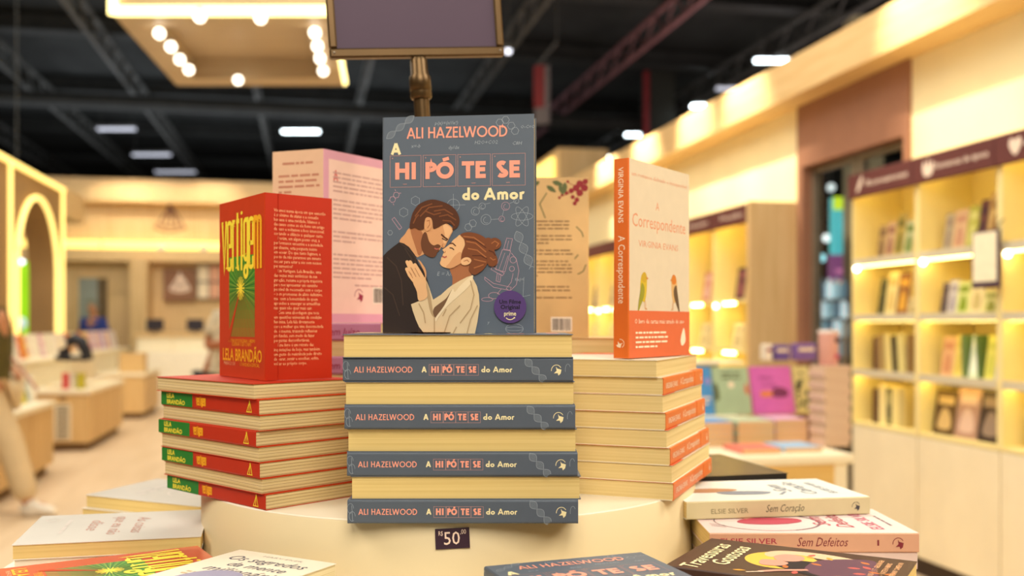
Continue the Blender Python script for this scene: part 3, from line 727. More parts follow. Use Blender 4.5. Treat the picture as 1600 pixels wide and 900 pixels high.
# hanging notice in front of the flame icon case
u_, z_ = on_v(1545, 450, 3.15)
nt_ = empty('hanging_notice', RM(3.135, u_, z_)); tag(nt_, 'white notice in a dark purple holder hanging before the flame icon bookcase', 'notice')
mb = MB(); mb.bbox((-.006, -.095, 0), (.006, .095, .27), mat('purple_holder', (70, 46, 74), .4), .003); obj('holder', mb, nt_)
mb = MB(); mb.box((-.009, -.082, .03), (-.006, .082, .262), mat('notice_paper', (246, 236, 206), .5)); obj('paper', mb, nt_)
for y in (-.07, .07):
    mb = MB(); mb.tube([(0, y, .265), (.02, y, .3), (.041, y, SHZ[0] - z_ + .011 if SHZ[0] - z_ > .3 else .32)], .003, m_dark, 6); obj('hook', mb, nt_)
# far row of bookcases beyond the door
for i in range(9):
    u0 = 6.70 + .64 * i; bM = RM(3.16, u0)
    pr = case_parts(.64, (1.53, 1.15), None, 'Ficção' if i in (0, 1) else None, bright=1.6, rail=False)
    lab = 'lit yellow bookcase beyond the glass door, %s from the wooden end panel' % ORD[i]
    thing('bookcase', lab, 'bookcase', bM, pr, 'far row of lit bookcases')
    if i < 7:
        c, c2 = (((84, 44, 52), (150, 90, 90)), ((206, 130, 110), (230, 190, 170)), ((190, 180, 160), (120, 120, 120)), ((200, 160, 140), (150, 90, 80)), ((120, 80, 70), (200, 170, 140)), ((210, 190, 160), (150, 120, 100)), ((90, 60, 70), (170, 140, 130)))[i]
        put_shelf_book(bM, .25, 1.53, (.16, .24, .03, c, 'face', c2, 0), 'face-out book on the far bookcases, upper shelf, %s from the end panel' % ORD[i], 'face-out books in the far bookcases', .04)
        put_shelf_book(bM, .3, 1.15, (.18, .2, .03, (236, 222, 170), 'face', (206, 186, 130), 0), 'cream book on the far bookcases, lower shelf, %s from the end panel' % ORD[i], 'cream books in the far bookcases', .04)
mb = MB(); mb.bbox((3.14, 6.655, 0), (WV, 6.70, 2.24), m_wood_v, .004); o = obj('end_panel', mb, None, ROOM); tag(o, 'tall pale wood end panel of the far bookcases beside the glass door', 'end panel')

# ================================================================== BOOKS (shared model)
P_YEL = pages('yellow_page_edge', (232, 204, 136), (222, 192, 122), 900, .2)
P_CRM = pages('cream_page_edge', (228, 206, 150), (216, 192, 134), 700, .2)
P_VERT = pages('lined_page_edge', (228, 208, 160), (204, 180, 126), 1100, .3, 92, (140, 104, 62))
P_WHT = pages('white_page_edge', (230, 214, 172), (214, 194, 146), 800, .3)
def pages_mesh(w_, h, t, c, pm, inset=.0008):
    mb = MB(); mb.box((-w_ / 2 + c, -h / 2 + inset, c), (w_ / 2 - inset * 1.6, h / 2 - inset, t - c), pm); return mb.mesh('page_block')
def cover_shell(w_, h, t, m_front, m_spine, m_back, c=.0007, rr=.0016):
    """paperback cover: back board, rounded spine, front board as one folded sheet"""
    mb = MB()
    prof_o = [(w_ / 2, 0), (-w_ / 2 + rr, 0)] + arc(-w_ / 2 + rr, rr, rr, rr, 270, 180, 4)[1:] + arc(-w_ / 2 + rr, t - rr, rr, rr, 180, 90, 4) + [(w_ / 2, t)]
    ri = max(rr - c, .0002)
    prof_i = [(w_ / 2, c), (-w_ / 2 + rr, c)] + arc(-w_ / 2 + rr, rr, ri, ri, 270, 180, 4)[1:] + arc(-w_ / 2 + rr, t - rr, ri, ri, 180, 90, 4) + [(w_ / 2, t - c)]
    n = len(prof_o); vs = []
    for pr in (prof_o, prof_i):
        for y in (-h / 2, h / 2): vs += [(p[0], y, p[1]) for p in pr]
    for i in range(n - 1):
        m = m_back if i == 0 else (m_front if i == n - 2 else m_spine)
        a, b_ = i, i + 1
        mb.add([vs[j] for j in (a, b_, n + b_, n + a, 2 * n + a, 2 * n + b_, 3 * n + b_, 3 * n + a)],
               [(0, 1, 2, 3), (4, 7, 6, 5), (0, 4, 5, 1), (3, 2, 6, 7)] + ([(0, 3, 7, 4)] if i == 0 else []) + ([(1, 5, 6, 2)] if i == n - 2 else []), m)
    return mb
def MF(w_, h, t): return Matrix.Translation((-w_ / 2, -h / 2, t))                                    # front cover, origin at its lower left
def MS(w_, h, t): return Matrix.Translation((-w_ / 2, h / 2, 0)) @ FACE                              # spine, reading from head to foot
def MK(w_, h, t): return Matrix.Translation((w_ / 2, -h / 2, 0)) @ Matrix(((-1, 0, 0, 0), (0, 1, 0, 0), (0, 0, -1, 0), (0, 0, 0, 1)))   # back cover
def lying(cx, cy, z, ang, flip=False):
    M = Matrix.Translation((cx, cy, z)) @ Matrix.Rotation(ang, 4, 'Z')
    return M
def standing(px, py, z, n, h, along=0.0):
    """book on its foot; (px,py) under the middle of its back board; n = direction the front cover faces"""
    n = Vector((n[0], n[1], 0)).normalized(); x = Vector((0, 0, 1)).cross(n)
    return Matrix(((x.x, 0, n.x, px), (x.y, 0, n.y, py), (0, 1, 0, z + h / 2), (0, 0, 0, 1)))
# ------------------------------------------------------------------ slate blue novel with the couple on its cover
BW, BH, BT = .163, .23, .0236
c_blue = ink('slate_cover', (94, 104, 118), .42); c_blue2 = ink('slate_spine', (86, 94, 106), .5)
i_sal = ink('salmon_ink', (240, 160, 138)); i_crm = ink('cream_ink', (240, 226, 176)); i_box = ink('dusty_pink_ink', (168, 132, 132))
i_dood = ink('chalk_line_ink', (156, 166, 176)); i_pkd = ink('pink_chalk_ink', (188, 150, 166)); i_blk = ink('black_ink', (26, 22, 30))
def Fc(px, py):
    return ((px - 593) / 243 * BW, (518 - py) / (518 - (181 - 7 * (px - 593) / 243)) * BH)
def A_(pts): return [Fc(580 + x / 3.6, 280 + y / 3.6) for x, y in pts]
def helix(mb, M, p0, p1, amp, turns, m, wd, lay=1, n=30):
    p0 = Vector(p0); p1 = Vector(p1); d = p1 - p0; nn = Vector((-d.y, d.x)).normalized()
    for ph in (0, math.pi):
        mb.line(M, [tuple(p0 + d * (i / n) + nn * amp * math.sin(2 * math.pi * turns * i / n + ph)) for i in range(n + 1)], wd, m, lay)
    for i in range(1, n, 1):
        q = amp * math.sin(2 * math.pi * turns * i / n); c = p0 + d * (i / n)
        if abs(q) > amp * .25: mb.line(M, [tuple(c + nn * q), tuple(c - nn * q)], wd * .7, m, lay)
def hexa(mb, M, cx, cy, r, m, wd, rot=0, lay=1): mb.line(M, arc(cx, cy, r, r, rot, rot + 360, 6), wd, m, lay)
def archer(mb, M, cx, cy, s, m, lay=2):
    """small publisher mark: a bow and a leaping figure"""
    mb.line(M, arc(cx, cy - s * .1, s * .5, s * .55, 185, 30, 12), s * .06, m, lay)
    mb.poly(M, [(cx - .05 * s, cy + .3 * s), (cx + .08 * s, cy + .1 * s), (cx + .5 * s, cy - .02 * s), (cx + .42 * s, cy - .4 * s), (cx + .2 * s, cy - .6 * s), (cx + .12 * s, cy - .35 * s), (cx - .25 * s, cy - .38 * s), (cx + .02 * s, cy - .12 * s)], m, lay)
def blue_front(mb):
    M = MF(BW, BH, BT); k = BW / 243
    mb.caps(M, 'ALI HAZELWOOD', Fc(633, 0)[0], Fc(794, 0)[0], Fc(633, 214)[1], 17.5 * k, .15, i_sal, 2, .08)
    mb.caps(M, 'A', Fc(607, 0)[0], Fc(624, 0)[0], Fc(612, 239)[1], 18.5 * k, .24, i_crm, 2)
    yb0, yb1 = Fc(606, 290)[1], Fc(606, 241)[1]
    for x0, x1, t, a, b_ in ((606, 656, 'HI', 613, 649), (659.5, 712, 'PÓ', 663, 709), (715, 767, 'TE', 721.5, 761), (770, 822, 'SE', 776, 815)):
        X0, X1 = Fc(x0, 0)[0], Fc(x1, 0)[0]
        mb.line(M, [(X0, yb0), (X1, yb0), (X1, yb1), (X0, yb1), (X0, yb0)], .9 * k, i_box, 1)
        mb.caps(M, t, Fc(a, 0)[0], Fc(b_, 0)[0], yb0 + 12 * k, 27 * k, .25, i_sal, 2, .03)
        mb.bars(M, (X0 + X1) / 2 - 4 * k, (X0 + X1) / 2 + 4 * k, yb0 + 6 * k, yb0 + 3 * k, 1, i_box, 2)
        mb.rect(M, X0 + 3 * k, yb1 - 5 * k, X0 + 5 * k, yb1 - 3 * k, i_box, 2)
    yd = Fc(770, 309)[1]
    mb.caps(M, 'do', Fc(722, 0)[0], Fc(749.5, 0)[0], yd, 19 * k, .22, i_crm, 2, .05)
    mb.caps(M, 'Amor', Fc(756, 0)[0], Fc(821, 0)[0], yd, 19 * k, .22, i_crm, 2, .05)
    # chalk drawings
    D = i_dood; wl = .6 * k
    helix(mb, M, Fc(600, 214), Fc(645, 178), 5 * k, 1.5, D, wl)
    for t, px, py, H in (('p(x)=(n!/x!)', 678, 192, 8), ('x=-b', 640, 228, 8), ('dy/dx', 700, 230, 8), ('H2O+CO2', 742, 222, 8), ('C8H', 802, 223, 8), ('O-C=O', 815, 197, 7), ('E = λ/n', 682, 428, 9), ('f(x)=', 806, 436, 7), ('y', 762, 503, 7)):
        mb.text(M, t, *Fc(px, py), H * k, D, 1, res=1, shear=.2)
    for px, py, r, ro in ((782, 188, 6, 0), (791, 184, 6, 0), (800, 193, 6, 0), (806, 201, 6, 10), (647, 311, 7.5, 30), (628, 329, 7.5, 30), (732, 352, 6, 10), (739, 346, 6, 10), (606, 361, 4, 0)):
        hexa(mb, M, *Fc(px, py), r * k, D, wl, ro)
    for px, py, ro in ((610, 309, 10), (616, 302, 10)): hexa(mb, M, *Fc(px, py), 5 * k, i_pkd, wl * 1.3, ro)
    for a, b_ in (((603, 311), (606, 310)), ((620, 299), (624, 299)), ((611, 315), (612, 318)), ((615, 296), (614, 293))): mb.line(M, [Fc(*a), Fc(*b_)], wl * 1.3, i_pkd)
    for px, py, r, c in ((743, 327, 6.5, D), (754, 319, 5, D), (760, 340, 8, D), (791, 319, 6.5, i_pkd), (785, 339, 4.5, i_pkd), (808, 311, 4, D)):
        mb.line(M, arc(*Fc(px, py), r * k, r * k, 0, 360, 18), wl, c); mb.line(M, arc(*Fc(px + .8, py + .8), r * k * .6, r * k * .6, 100, 300, 10), wl, c)
    for a, b_ in (((747, 323), (750, 321)), ((758, 316), (767, 314)), ((768, 340), (780, 339)), ((788, 325), (786, 335)), ((797, 315), (804, 312))): mb.line(M, [Fc(*a), Fc(*b_)], wl, D)
    for ro in (0, 60, 120):
        c = Fc(817, 335); mb.line(M, [(c[0] + math.cos(q) * 17 * k * math.cos(math.radians(ro)) - math.sin(q) * 6 * k * math.sin(math.radians(ro)), c[1] + math.cos(q) * 17 * k * math.sin(math.radians(ro)) + math.sin(q) * 6 * k * math.cos(math.radians(ro))) for q in [i * math.pi / 14 for i in range(28)]], wl, D, 1, True)
    mb.line(M, arc(*Fc(708, 318), 10 * k, 10 * k, 0, 360, 20), wl, D); mb.line(M, [Fc(690, 318), Fc(727, 317)], wl, D); mb.line(M, [Fc(708, 300), Fc(708, 338)], wl, D)
    helix(mb, M, Fc(808, 358), Fc(832, 416), 7 * k, 1.6, D, wl)
    mb.line(M, [Fc(609, 340), Fc(621, 356), Fc(625, 353), Fc(613, 337)], wl * 1.3, i_pkd, 1, True)
    # microscope
    P = i_pkd; wm = .75 * k
    for pts in (((793, 369), (802, 370), (798, 388), (788, 386)), ((786, 387), (799, 389), (790, 422), (775, 418)), ((770, 414), (789, 424), (786, 428), (768, 418)), ((778, 424), (784, 426), (782, 438), (776, 436))): mb.line(M, [Fc(*p) for p in pts], wm, P, 1, True)
    for a, b_ in (((790, 392), (780, 420)), ((796, 373), (793, 386)), ((795, 396), (786, 423)), ((781, 424), (779, 437))): mb.line(M, [Fc(*a), Fc(*b_)], wm * .8, P)
    mb.line(M, [Fc(*p) for p in ((800, 392), (808, 402), (812, 420), (808, 442), (798, 452), (792, 448), (800, 438), (803, 424))], wm, P)
    mb.line(M, [Fc(*p) for p in ((758, 430), (772, 440), (800, 446), (798, 451), (772, 446), (758, 434))], wm, P, 1, True)
    mb.line(M, arc(*Fc(803, 403), 5 * k, 5 * k, 0, 360, 14), wm, P); mb.line(M, arc(*Fc(801, 417), 4 * k, 4 * k, 0, 360, 12), wm, P)
    mb.line(M, arc(*Fc(773, 459), 9 * k, 5 * k, 0, 360, 18), wm, P); mb.line(M, arc(*Fc(762, 465), 9 * k, 3 * k, 0, 360, 16), wm, P)
    mb.line(M, [Fc(*p) for p in ((784, 449), (778, 456), (800, 462), (812, 466))], wm, P)
    mb.line(M, [Fc(818, 470), Fc(820, 430)], wl, D); mb.line(M, [Fc(812, 462), Fc(830, 458)], wl, D)
    for ro in (0, 1): mb.line(M, arc(*Fc(805, 511), 14 * k, (3 + 5 * ro) * k, 0, 360, 18), wl, D)
    # the couple (two anonymous figures)
    skin = ink('skin_print', (214, 156, 108)); skinl = ink('skin_print_light', (232, 182, 132)); skind = ink('skin_print_dark', (170, 108, 70))
    swt = ink('sweater_print', (48, 36, 32)); swl = ink('sweater_print_light', (66, 50, 42)); hairm = ink('brown_hair_print', (84, 46, 26)); hairl = ink('brown_hair_light', (128, 74, 42))
    brd = ink('beard_print', (104, 62, 38)); hw = ink('auburn_hair_print', (122, 68, 38)); hwl = ink('auburn_hair_light', (168, 102, 60)); hwd = ink('auburn_hair_dark', (84, 44, 26))
    coat = ink('coat_print', (226, 200, 158)); coatd = ink('coat_print_fold', (186, 156, 116)); coatl = ink('coat_print_light', (240, 218, 180)); lipp = ink('lip_print', (182, 96, 80))
    pl = lambda pts, m, lay, n=4: mb.poly(M, smooth(A_(pts), n), m, lay)
    ln = lambda pts, w_, m, lay: mb.line(M, A_(pts), w_ / 3.6 * k, m, lay)
    pl([(150, 350), (180, 300), (212, 262), (290, 255), (320, 380), (262, 425), (240, 420)], skin, 2)
    pl([(212, 270), (250, 262), (285, 300), (282, 390), (262, 420), (245, 380)], skind, 3)
    mb.poly(M, A_([(52, 425), (75, 400), (110, 372), (148, 345), (175, 352), (205, 372), (238, 415), (262, 470), (300, 520), (318, 580), (332, 660), (345, 740), (352, 800), (352, 860), (52, 860)]), swt, 4)
    for pts in (((75, 430), (130, 480), (160, 560), (170, 700)), ((240, 440), (255, 560), (270, 700), (262, 860)), ((60, 600), (110, 640), (150, 760)), ((180, 380), (220, 440), (240, 520))): ln(pts, 7, swl, 5)
    ln([(150, 348), (185, 372), (225, 412), (246, 440)], 6, swl, 6)
    pl([(330, 208), (390, 222), (440, 250), (459, 275), (446, 305), (434, 328), (424, 348), (413, 368), (404, 377), (392, 372), (386, 382), (380, 390), (374, 398), (366, 404), (362, 418), (346, 430), (318, 424), (290, 404), (276, 350), (290, 290)], skin, 6)
    pl([(400, 236), (440, 258), (455, 278), (440, 305), (428, 330), (414, 352), (402, 338), (412, 300)], skinl, 7)
    pl([(288, 296), (306, 292), (322, 340), (346, 362), (372, 356), (388, 366), (380, 380), (378, 394), (368, 402), (363, 416), (346, 430), (316, 424), (288, 402), (274, 350)], brd, 8)
    ln([(352, 378), (366, 384), (379, 381)], 7, lipp, 9); ln([(392, 300), (412, 318), (430, 330)], 9, hairm, 9); ln([(396, 322), (410, 330), (424, 336)], 5, i_blk, 9)
    ln([(404, 372), (396, 364), (402, 354)], 3, skind, 9)
    pl([(210, 268), (214, 222), (232, 170), (268, 128), (330, 105), (385, 112), (440, 134), (478, 168), (497, 215), (488, 256), (458, 276), (456, 250), (430, 238), (400, 246), (372, 262), (346, 268), (340, 222), (316, 206), (296, 226), (292, 268), (262, 274), (238, 262)], hairm, 10)
    for pts in (((240, 200), (280, 150), (340, 128)), ((270, 200), (320, 150), (400, 140)), ((350, 170), (410, 160), (460, 190)), ((380, 200), (430, 190), (478, 220)), ((230, 240), (246, 206), (262, 190)), ((400, 222), (445, 226), (470, 250)), ((300, 170), (350, 190), (390, 180))): ln(pts, 7, hairl, 11)
    pl([(300, 214), (318, 204), (336, 214), (338, 244), (326, 274), (306, 282), (294, 262)], skin, 12); ln([(308, 226), (324, 222), (326, 246), (312, 266)], 4, skind, 13)
    # woman
    pl([(440, 480), (455, 540), (456, 600), (470, 612), (520, 560), (566, 530), (548, 460), (500, 440)], skind, 3)
    mb.poly(M, A_([(456, 585), (430, 604), (390, 640), (345, 668), (322, 600), (306, 560), (310, 640), (300, 664), (262, 676), (216, 694), (226, 730), (244, 780), (262, 820), (292, 858), (585, 858), (600, 790), (612, 700), (608, 640), (596, 590), (574, 548), (572, 530), (540, 540), (500, 560)]), coat, 5)
    pl([(300, 560), (318, 600), (330, 650), (345, 740), (352, 770), (330, 740), (312, 660)], coatd, 6)
    pl([(362, 770), (345, 745), (350, 715), (380, 690), (420, 660), (455, 610), (440, 660), (400, 720)], ink('lapel_shadow_print', (120, 88, 62)), 6)
    pl([(455, 610), (470, 625), (500, 590), (550, 545), (575, 532), (560, 580), (500, 640), (430, 700), (380, 760), (362, 790), (358, 770), (410, 700)], coatl, 7)
    for pts in (((560, 560), (580, 640), (560, 720), (500, 800)), ((352, 770), (352, 858)), ((500, 700), (440, 760), (410, 850)), ((600, 700), (560, 780), (540, 858)), ((262, 690), (290, 740), (300, 800)), ((480, 820), (460, 858)), ((420, 720), (400, 760))): ln(pts, 6, coatd, 8)
    pl([(505, 305), (480, 318), (458, 335), (446, 352), (428, 366), (406, 382), (399, 388), (408, 400), (402, 412), (398, 424), (392, 432), (390, 446), (384, 462), (394, 478), (416, 488), (446, 492), (486, 474), (530, 440), (540, 370)], skinl, 9)
    pl([(446, 492), (486, 474), (520, 448), (505, 400), (470, 420), (440, 460), (420, 484)], skin, 10)
    ln([(398, 424), (412, 430), (424, 424)], 8, lipp, 11); ln([(440, 376), (455, 378), (466, 388)], 5, i_blk, 11); ln([(440, 352), (458, 350), (476, 366)], 6, hwd, 11); ln([(404, 404), (414, 402), (416, 394)], 3, skind, 11)
    pl([(502, 302), (545, 288), (604, 298), (650, 326), (672, 380), (668, 440), (640, 490), (610, 516), (578, 528), (552, 500), (556, 470), (566, 446), (548, 428), (520, 434), (506, 446), (512, 400), (528, 360), (522, 326)], hw, 12)
    for pts in (((520, 312), (580, 318), (640, 360)), ((536, 340), (590, 350), (650, 400)), ((545, 380), (600, 390), (650, 430)), ((580, 440), (620, 450), (650, 456)), ((580, 490), (610, 480), (636, 470))): ln(pts, 7, hwl, 13)
    for pts in (((530, 326), (590, 334), (650, 376)), ((570, 420), (620, 420), (660, 440))): ln(pts, 5, hwd, 13)
    pl([(640, 330), (672, 320), (690, 352), (700, 400), (712, 430), (715, 460), (694, 480), (664, 474), (655, 430), (660, 380)], hw, 13)
    pl([(664, 352), (676, 326), (706, 320), (732, 336), (734, 364), (712, 384), (684, 382)], hw, 14)
    ln([(680, 352), (700, 338), (722, 352), (708, 370)], 6, hwl, 15); ln([(672, 430), (690, 444), (704, 440)], 6, hwl, 15); ln([(664, 390), (690, 400), (704, 420)], 6, hwd, 15)
    pl([(508, 444), (530, 430), (554, 432), (566, 448), (552, 468), (526, 474), (508, 466)], skinl, 14); ln([(522, 452), (542, 444), (552, 456)], 4, skind, 15)
    # her hand flat on his chest: palm, four fingers and thumb
    pl([(228, 566), (262, 540), (300, 545), (306, 600), (310, 655), (262, 674), (250, 620)], skinl, 9)
    for a, b_, c_ in (((236, 566), (208, 530), (192, 496)), ((248, 556), (214, 500), (194, 456)), ((266, 548), (236, 498), (212, 456)), ((286, 546), (262, 506), (240, 472))):
        ln([a, b_, c_], 19, skinl, 10); mb.disc(M, *A_([c_])[0], 9.5 / 3.6 * k, skinl, 10, 12)
    for a, b_ in (((228, 548), (204, 508)), ((246, 540), (214, 486)), ((268, 540), (240, 490))): ln([a, b_], 3, skind, 11)
    pl([(300, 560), (296, 520), (272, 470), (258, 445), (272, 452), (298, 490), (306, 520)], skin, 10)
def blue_sticker():
    mb = MB(); M = MF(BW, BH, BT); k = BW / 243; c = Fc(580 + 787 / 3.6, 280 + 708 / 3.6)
    mb.disc(M, c[0], c[1], 25.5 * k, ink('violet_sticker', (86, 62, 120), .5), 18, 40)
    mb.text(M, 'Um Filme', c[0], c[1] + 5 * k, 9 * k, i_blk, 19, 'c', bold=.02, width=34 * k); mb.text(M, 'Original', c[0], c[1] - 3.2 * k, 9 * k, i_blk, 19, 'c', bold=.02, width=30 * k)
    mb.text(M, 'prime', c[0], c[1] - 13.5 * k, 9.5 * k, i_crm, 19, 'c', bold=.02, width=19 * k)
    mb.line(M, arc(c[0], c[1] - 11 * k, 8.5 * k, 9 * k, 222, 318, 10), 1.3 * k, i_crm, 19); mb.poly(M, [(c[0] + 5 * k, c[1] - 16.4 * k), (c[0] + 8 * k, c[1] - 15.8 * k), (c[0] + 7.4 * k, c[1] - 18.6 * k)], i_crm, 19)
    return mb.mesh('sticker')
def blue_spine(mb):
    M = MS(BW, BH, BT); q = BH / 1044; yc = BT / 2; k = q
    mb.caps(M, 'ALI HAZELWOOD', 50 * q, 316 * q, yc - 13 * k, 27 * k, .15, i_sal, 2, .13)
    mb.caps(M, 'A', 357 * q, 380 * q, yc - 12 * k, 27 * k, .22, i_crm, 2)
    for i, (t, a, b_) in enumerate((('HI', 400, 436), ('PÓ', 452, 496), ('TE', 513, 553), ('SE', 570, 606))):
        x0 = (391 + 56.3 * i) * q; x1 = x0 + 55 * q
        mb.line(M, [(x0, yc - 25 * k), (x1, yc - 25 * k), (x1, yc + 24 * k), (x0, yc + 24 * k), (x0, yc - 25 * k)], 2 * k, i_box, 1)
        mb.caps(M, t, a * q, b_ * q, yc - 14 * k, 30 * k, .25, i_sal, 2, .1)
    mb.caps(M, 'do', 627 * q, 668 * q, yc - 12 * k, 27 * k, .2, i_crm, 2, .05); mb.caps(M, 'Amor', 680 * q, 768 * q, yc - 12 * k, 27 * k, .2, i_crm, 2, .05)
    helix(mb, M, (826 * q, BT * .96), (915 * q, BT * .03), 17 * k, 1.4, i_dood, 1.6 * k)
    archer(mb, M, 968 * q, yc + 1 * k, 46 * k, i_crm)
    for c in ((22, -20), (14, 16)): mb.line(M, arc(c[0] * q, yc + c[1] * k, 14 * k, 22 * k, 0, 300, 12), 1.5 * k, i_dood)
    mb.line(M, [(20 * q, yc + 30 * k), (24 * q, yc - 40 * k)], 1.5 * k, i_dood); mb.line(M, arc(1020 * q, yc, 12 * k, 26 * k, 30, 200, 8), 1.5 * k, i_dood)
_b = cover_shell(BW, BH, BT, c_blue, c_blue2, c_blue2, .0008, .002); blue_front(_b); blue_spine(_b)
BLUE = [('cover', _b.mesh('cover')), ('page_block', pages_mesh(BW, BH, BT, .0008, P_YEL, .0012))]
BLUE_STK = ('sticker', blue_sticker())
_b = cover_shell(BW, BH, BT, c_blue, c_blue2, c_blue2, .0008, .002); blue_spine(_b)
BLUE_PLAIN = [('cover', _b.mesh('cover')), BLUE[1]]

# ------------------------------------------------------------------ red novel with the green burst
VW, VH, VT = .14, .21, .0169
c_red = ink('red_cover', (204, 66, 30), .27); c_red2 = ink('red_spine', (184, 44, 16), .5); c_grn = ink('green_spine', (34, 120, 40), .5)
i_yel = ink('yellow_ink', (252, 226, 64)); i_org = ink('orange_ink', (246, 176, 30)); i_pal = ink('pale_orange_ink', (240, 180, 130)); i_grn = ink('leaf_green_ink', (70, 140, 40)); i_grd = ink('dark_green_ink', (34, 96, 34)); i_grl = ink('light_green_ink', (150, 176, 70))
def tall_word(mb, M, x0, x1, y0, y1, wd, m, lay, m2=None):
    """the word vertigem in very tall condensed letters"""
    H = y1 - y0; W = x1 - x0; n = 8.1; u = W / n; h = wd / 2; mid = .0
    def st(pts, mm=m): mb.line(M, pts, wd, mm, lay)
    def bowl(cx, ya, yb, a0=0, a1=360): return arc(cx, (ya + yb) / 2, u * .46 - h, (yb - ya) / 2, a0, a1, 16)
    xs = [x0 + u * v for v in (.5, 1.6, 2.6, 3.4, 4.15, 5.0, 6.05, 7.3)]
    st([(xs[0] - u * .42, y1), (xs[0], y0 + h), (xs[0] + u * .42, y1)])
    def e_(x): st([(x - u * .36, y0 + H * .5), (x + u * .36, y0 + H * .5), (x + u * .36, y1 - H * .1)] + arc(x, y1 - H * .1, u * .36, H * .1 - h, 0, 180, 8) + [(x - u * .36, y0 + H * .1)] + arc(x, y0 + H * .1, u * .36, H * .1 - h, 180, 360, 8) + [(x + u * .36, y0 + H * .25)])
    e_(xs[1])
    st([(xs[2] - u * .25, y0), (xs[2] - u * .25, y1)]); st([(xs[2] - u * .25, y1 - H * .12)] + arc(xs[2] + u * .02, y1 - H * .12, u * .27, H * .12 - h, 180, 60, 6))
    st([(xs[3] - u * .1, y1 + H * .12), (xs[3] - u * .1, y0 + H * .08)] + arc(xs[3] + u * .12, y0 + H * .08, u * .22, H * .08 - h, 180, 300, 6)); st([(xs[3] - u * .36, y1 - h), (xs[3] + u * .26, y1 - h)])
    st([(xs[4], y0), (xs[4], y1)]); mb.disc(M, xs[4], y1 + H * .1, wd * .6, m, lay, 12, ry=H * .035)
    x = xs[5]; st(arc(x, y1 - H * .12, u * .34, H * .12 - h, 0, 180, 8) + [(x - u * .34, y0 + H * .3)] + arc(x, y0 + H * .3, u * .34, H * .1, 180, 360, 8), m); st([(x + u * .34, y1), (x + u * .34, y0 + H * .02)]); st(arc(x, y0 - H * .03, u * .34, H * .1, 0, 360, 14), m)
    e_(xs[6])
    x = xs[7]; mm = m2 or m; st([(x - u * .6, y0), (x - u * .6, y1)], mm)
    for d in (-.6, 0.0): st([(x + u * d, y1 - H * .12)] + arc(x + u * (d + .3), y1 - H * .12, u * .3, H * .12 - h, 180, 0, 8) + [(x + u * (d + .6), y0)], mm)
def vert_front(mb, W=VW, H=VH, T=VT):
    M = MF(W, H, T)
    gx0, gx1, gy0, gy1 = .24 * W, .80 * W, .23 * H, .63 * H + .05 * H
    n = 9
    for i in range(n):
        t = i / (n - 1)
        mb.rect(M, gx0, gy0 + (gy1 - gy0) * i / n, gx1, gy0 + (gy1 - gy0) * (i + 1) / n, ink('burst_band_%d' % i, (int(160 - 84 * min(1, t * 1.5)), int(116 + 36 * t), int(44)), .5), 1)
    cx, cy = .5 * W, .50 * H
    random.seed(3)
    for i in range(64):
        a = 2 * math.pi * i / 64 + random.uniform(-.02, .02); c, s_ = math.cos(a), math.sin(a)
        L = min(((gx1 if c > 0 else gx0) - cx) / c if abs(c) > 1e-6 else 9, ((gy1 if s_ > 0 else gy0) - cy) / s_ if abs(s_) > 1e-6 else 9)
        mb.line(M, [(cx + c * .006, cy + s_ * .006), (cx + c * L, cy + s_ * L)], .0007, (i_grl, i_grd)[i % 2] if s_ > -.5 else (ink('olive_ray', (130, 130, 50)), ink('rust_ray', (150, 96, 40)))[i % 2], 2)
    for i in range(16):
        a = 2 * math.pi * i / 16; mb.line(M, [(cx, cy), (cx + math.cos(a) * .012, cy + math.sin(a) * .014)], .0016, i_yel, 3)
    mb.disc(M, cx, cy, .0045, i_yel, 3)
    mb.poly(M, [(cx, cy), (gx0, cy - .05), (gx0, cy - .065)], c_red, 3)
    tall_word(mb, M, .08 * W, .95 * W, .60 * H, 0.89 * H, .0054, i_yel, 4, i_org)
    mb.text(M, 'A CORAGEM DE ENCARAR O ABISMO', .52 * W, .198 * H, .006, i_org, 2, 'c', res=1, width=.58 * W); mb.text(M, 'E DEIXAR O SEU CORPO', .52 * W, .178 * H, .006, i_org, 2, 'c', res=1, width=.42 * W)
    mb.text(M, 'LELA BRANDÃO', .52 * W, .095 * H, .02, i_org, 2, 'c', bold=.02, width=.85 * W)
    mb.text(M, 'PREFÁCIO DE', .12 * W, .068 * H, .006, i_pal, 2, res=1); mb.text(M, 'CONVIDADA ESPECIAL', .9 * W, .068 * H, .006, i_org, 2, 'r', res=1, width=.42 * W)
def vert_spine(mb, T=VT):
    M = MS(VW, VH, T)
    mb.rect(M, .0, .0006, .073, T - .0006, c_grn, 1)
    mb.text(M, 'LELA', .014, T * .54, .0072, i_yel, 2, bold=.02, sx=1.05, hfit=T * .33); mb.text(M, 'BRANDÃO', .014, T * .12, .0072, i_yel, 2, bold=.02, hfit=T * .40, width=.042)
    tall_word(mb, M, .0815, .1025, T * .22, T * .76, .0012, i_org, 2)
    x, y, s_ = .192, T * .5, T * .34
    mb.line(M, [(x - s_ * .8, y - s_), (x + s_ * .8, y - s_), (x + s_ * .2, y + s_), (x - s_ * .8, y - s_)], .0009, i_yel, 2); mb.line(M, [(x, y - s_), (x + s_ * .1, y + s_ * 1.2)], .0008, i_yel, 2)
_b = cover_shell(VW, VH, VT, c_red, c_red2, c_red2); vert_front(_b); vert_spine(_b)
VERT = [('cover', _b.mesh('cover')), ('page_block', pages_mesh(VW, VH, VT, .0007, P_VERT))]
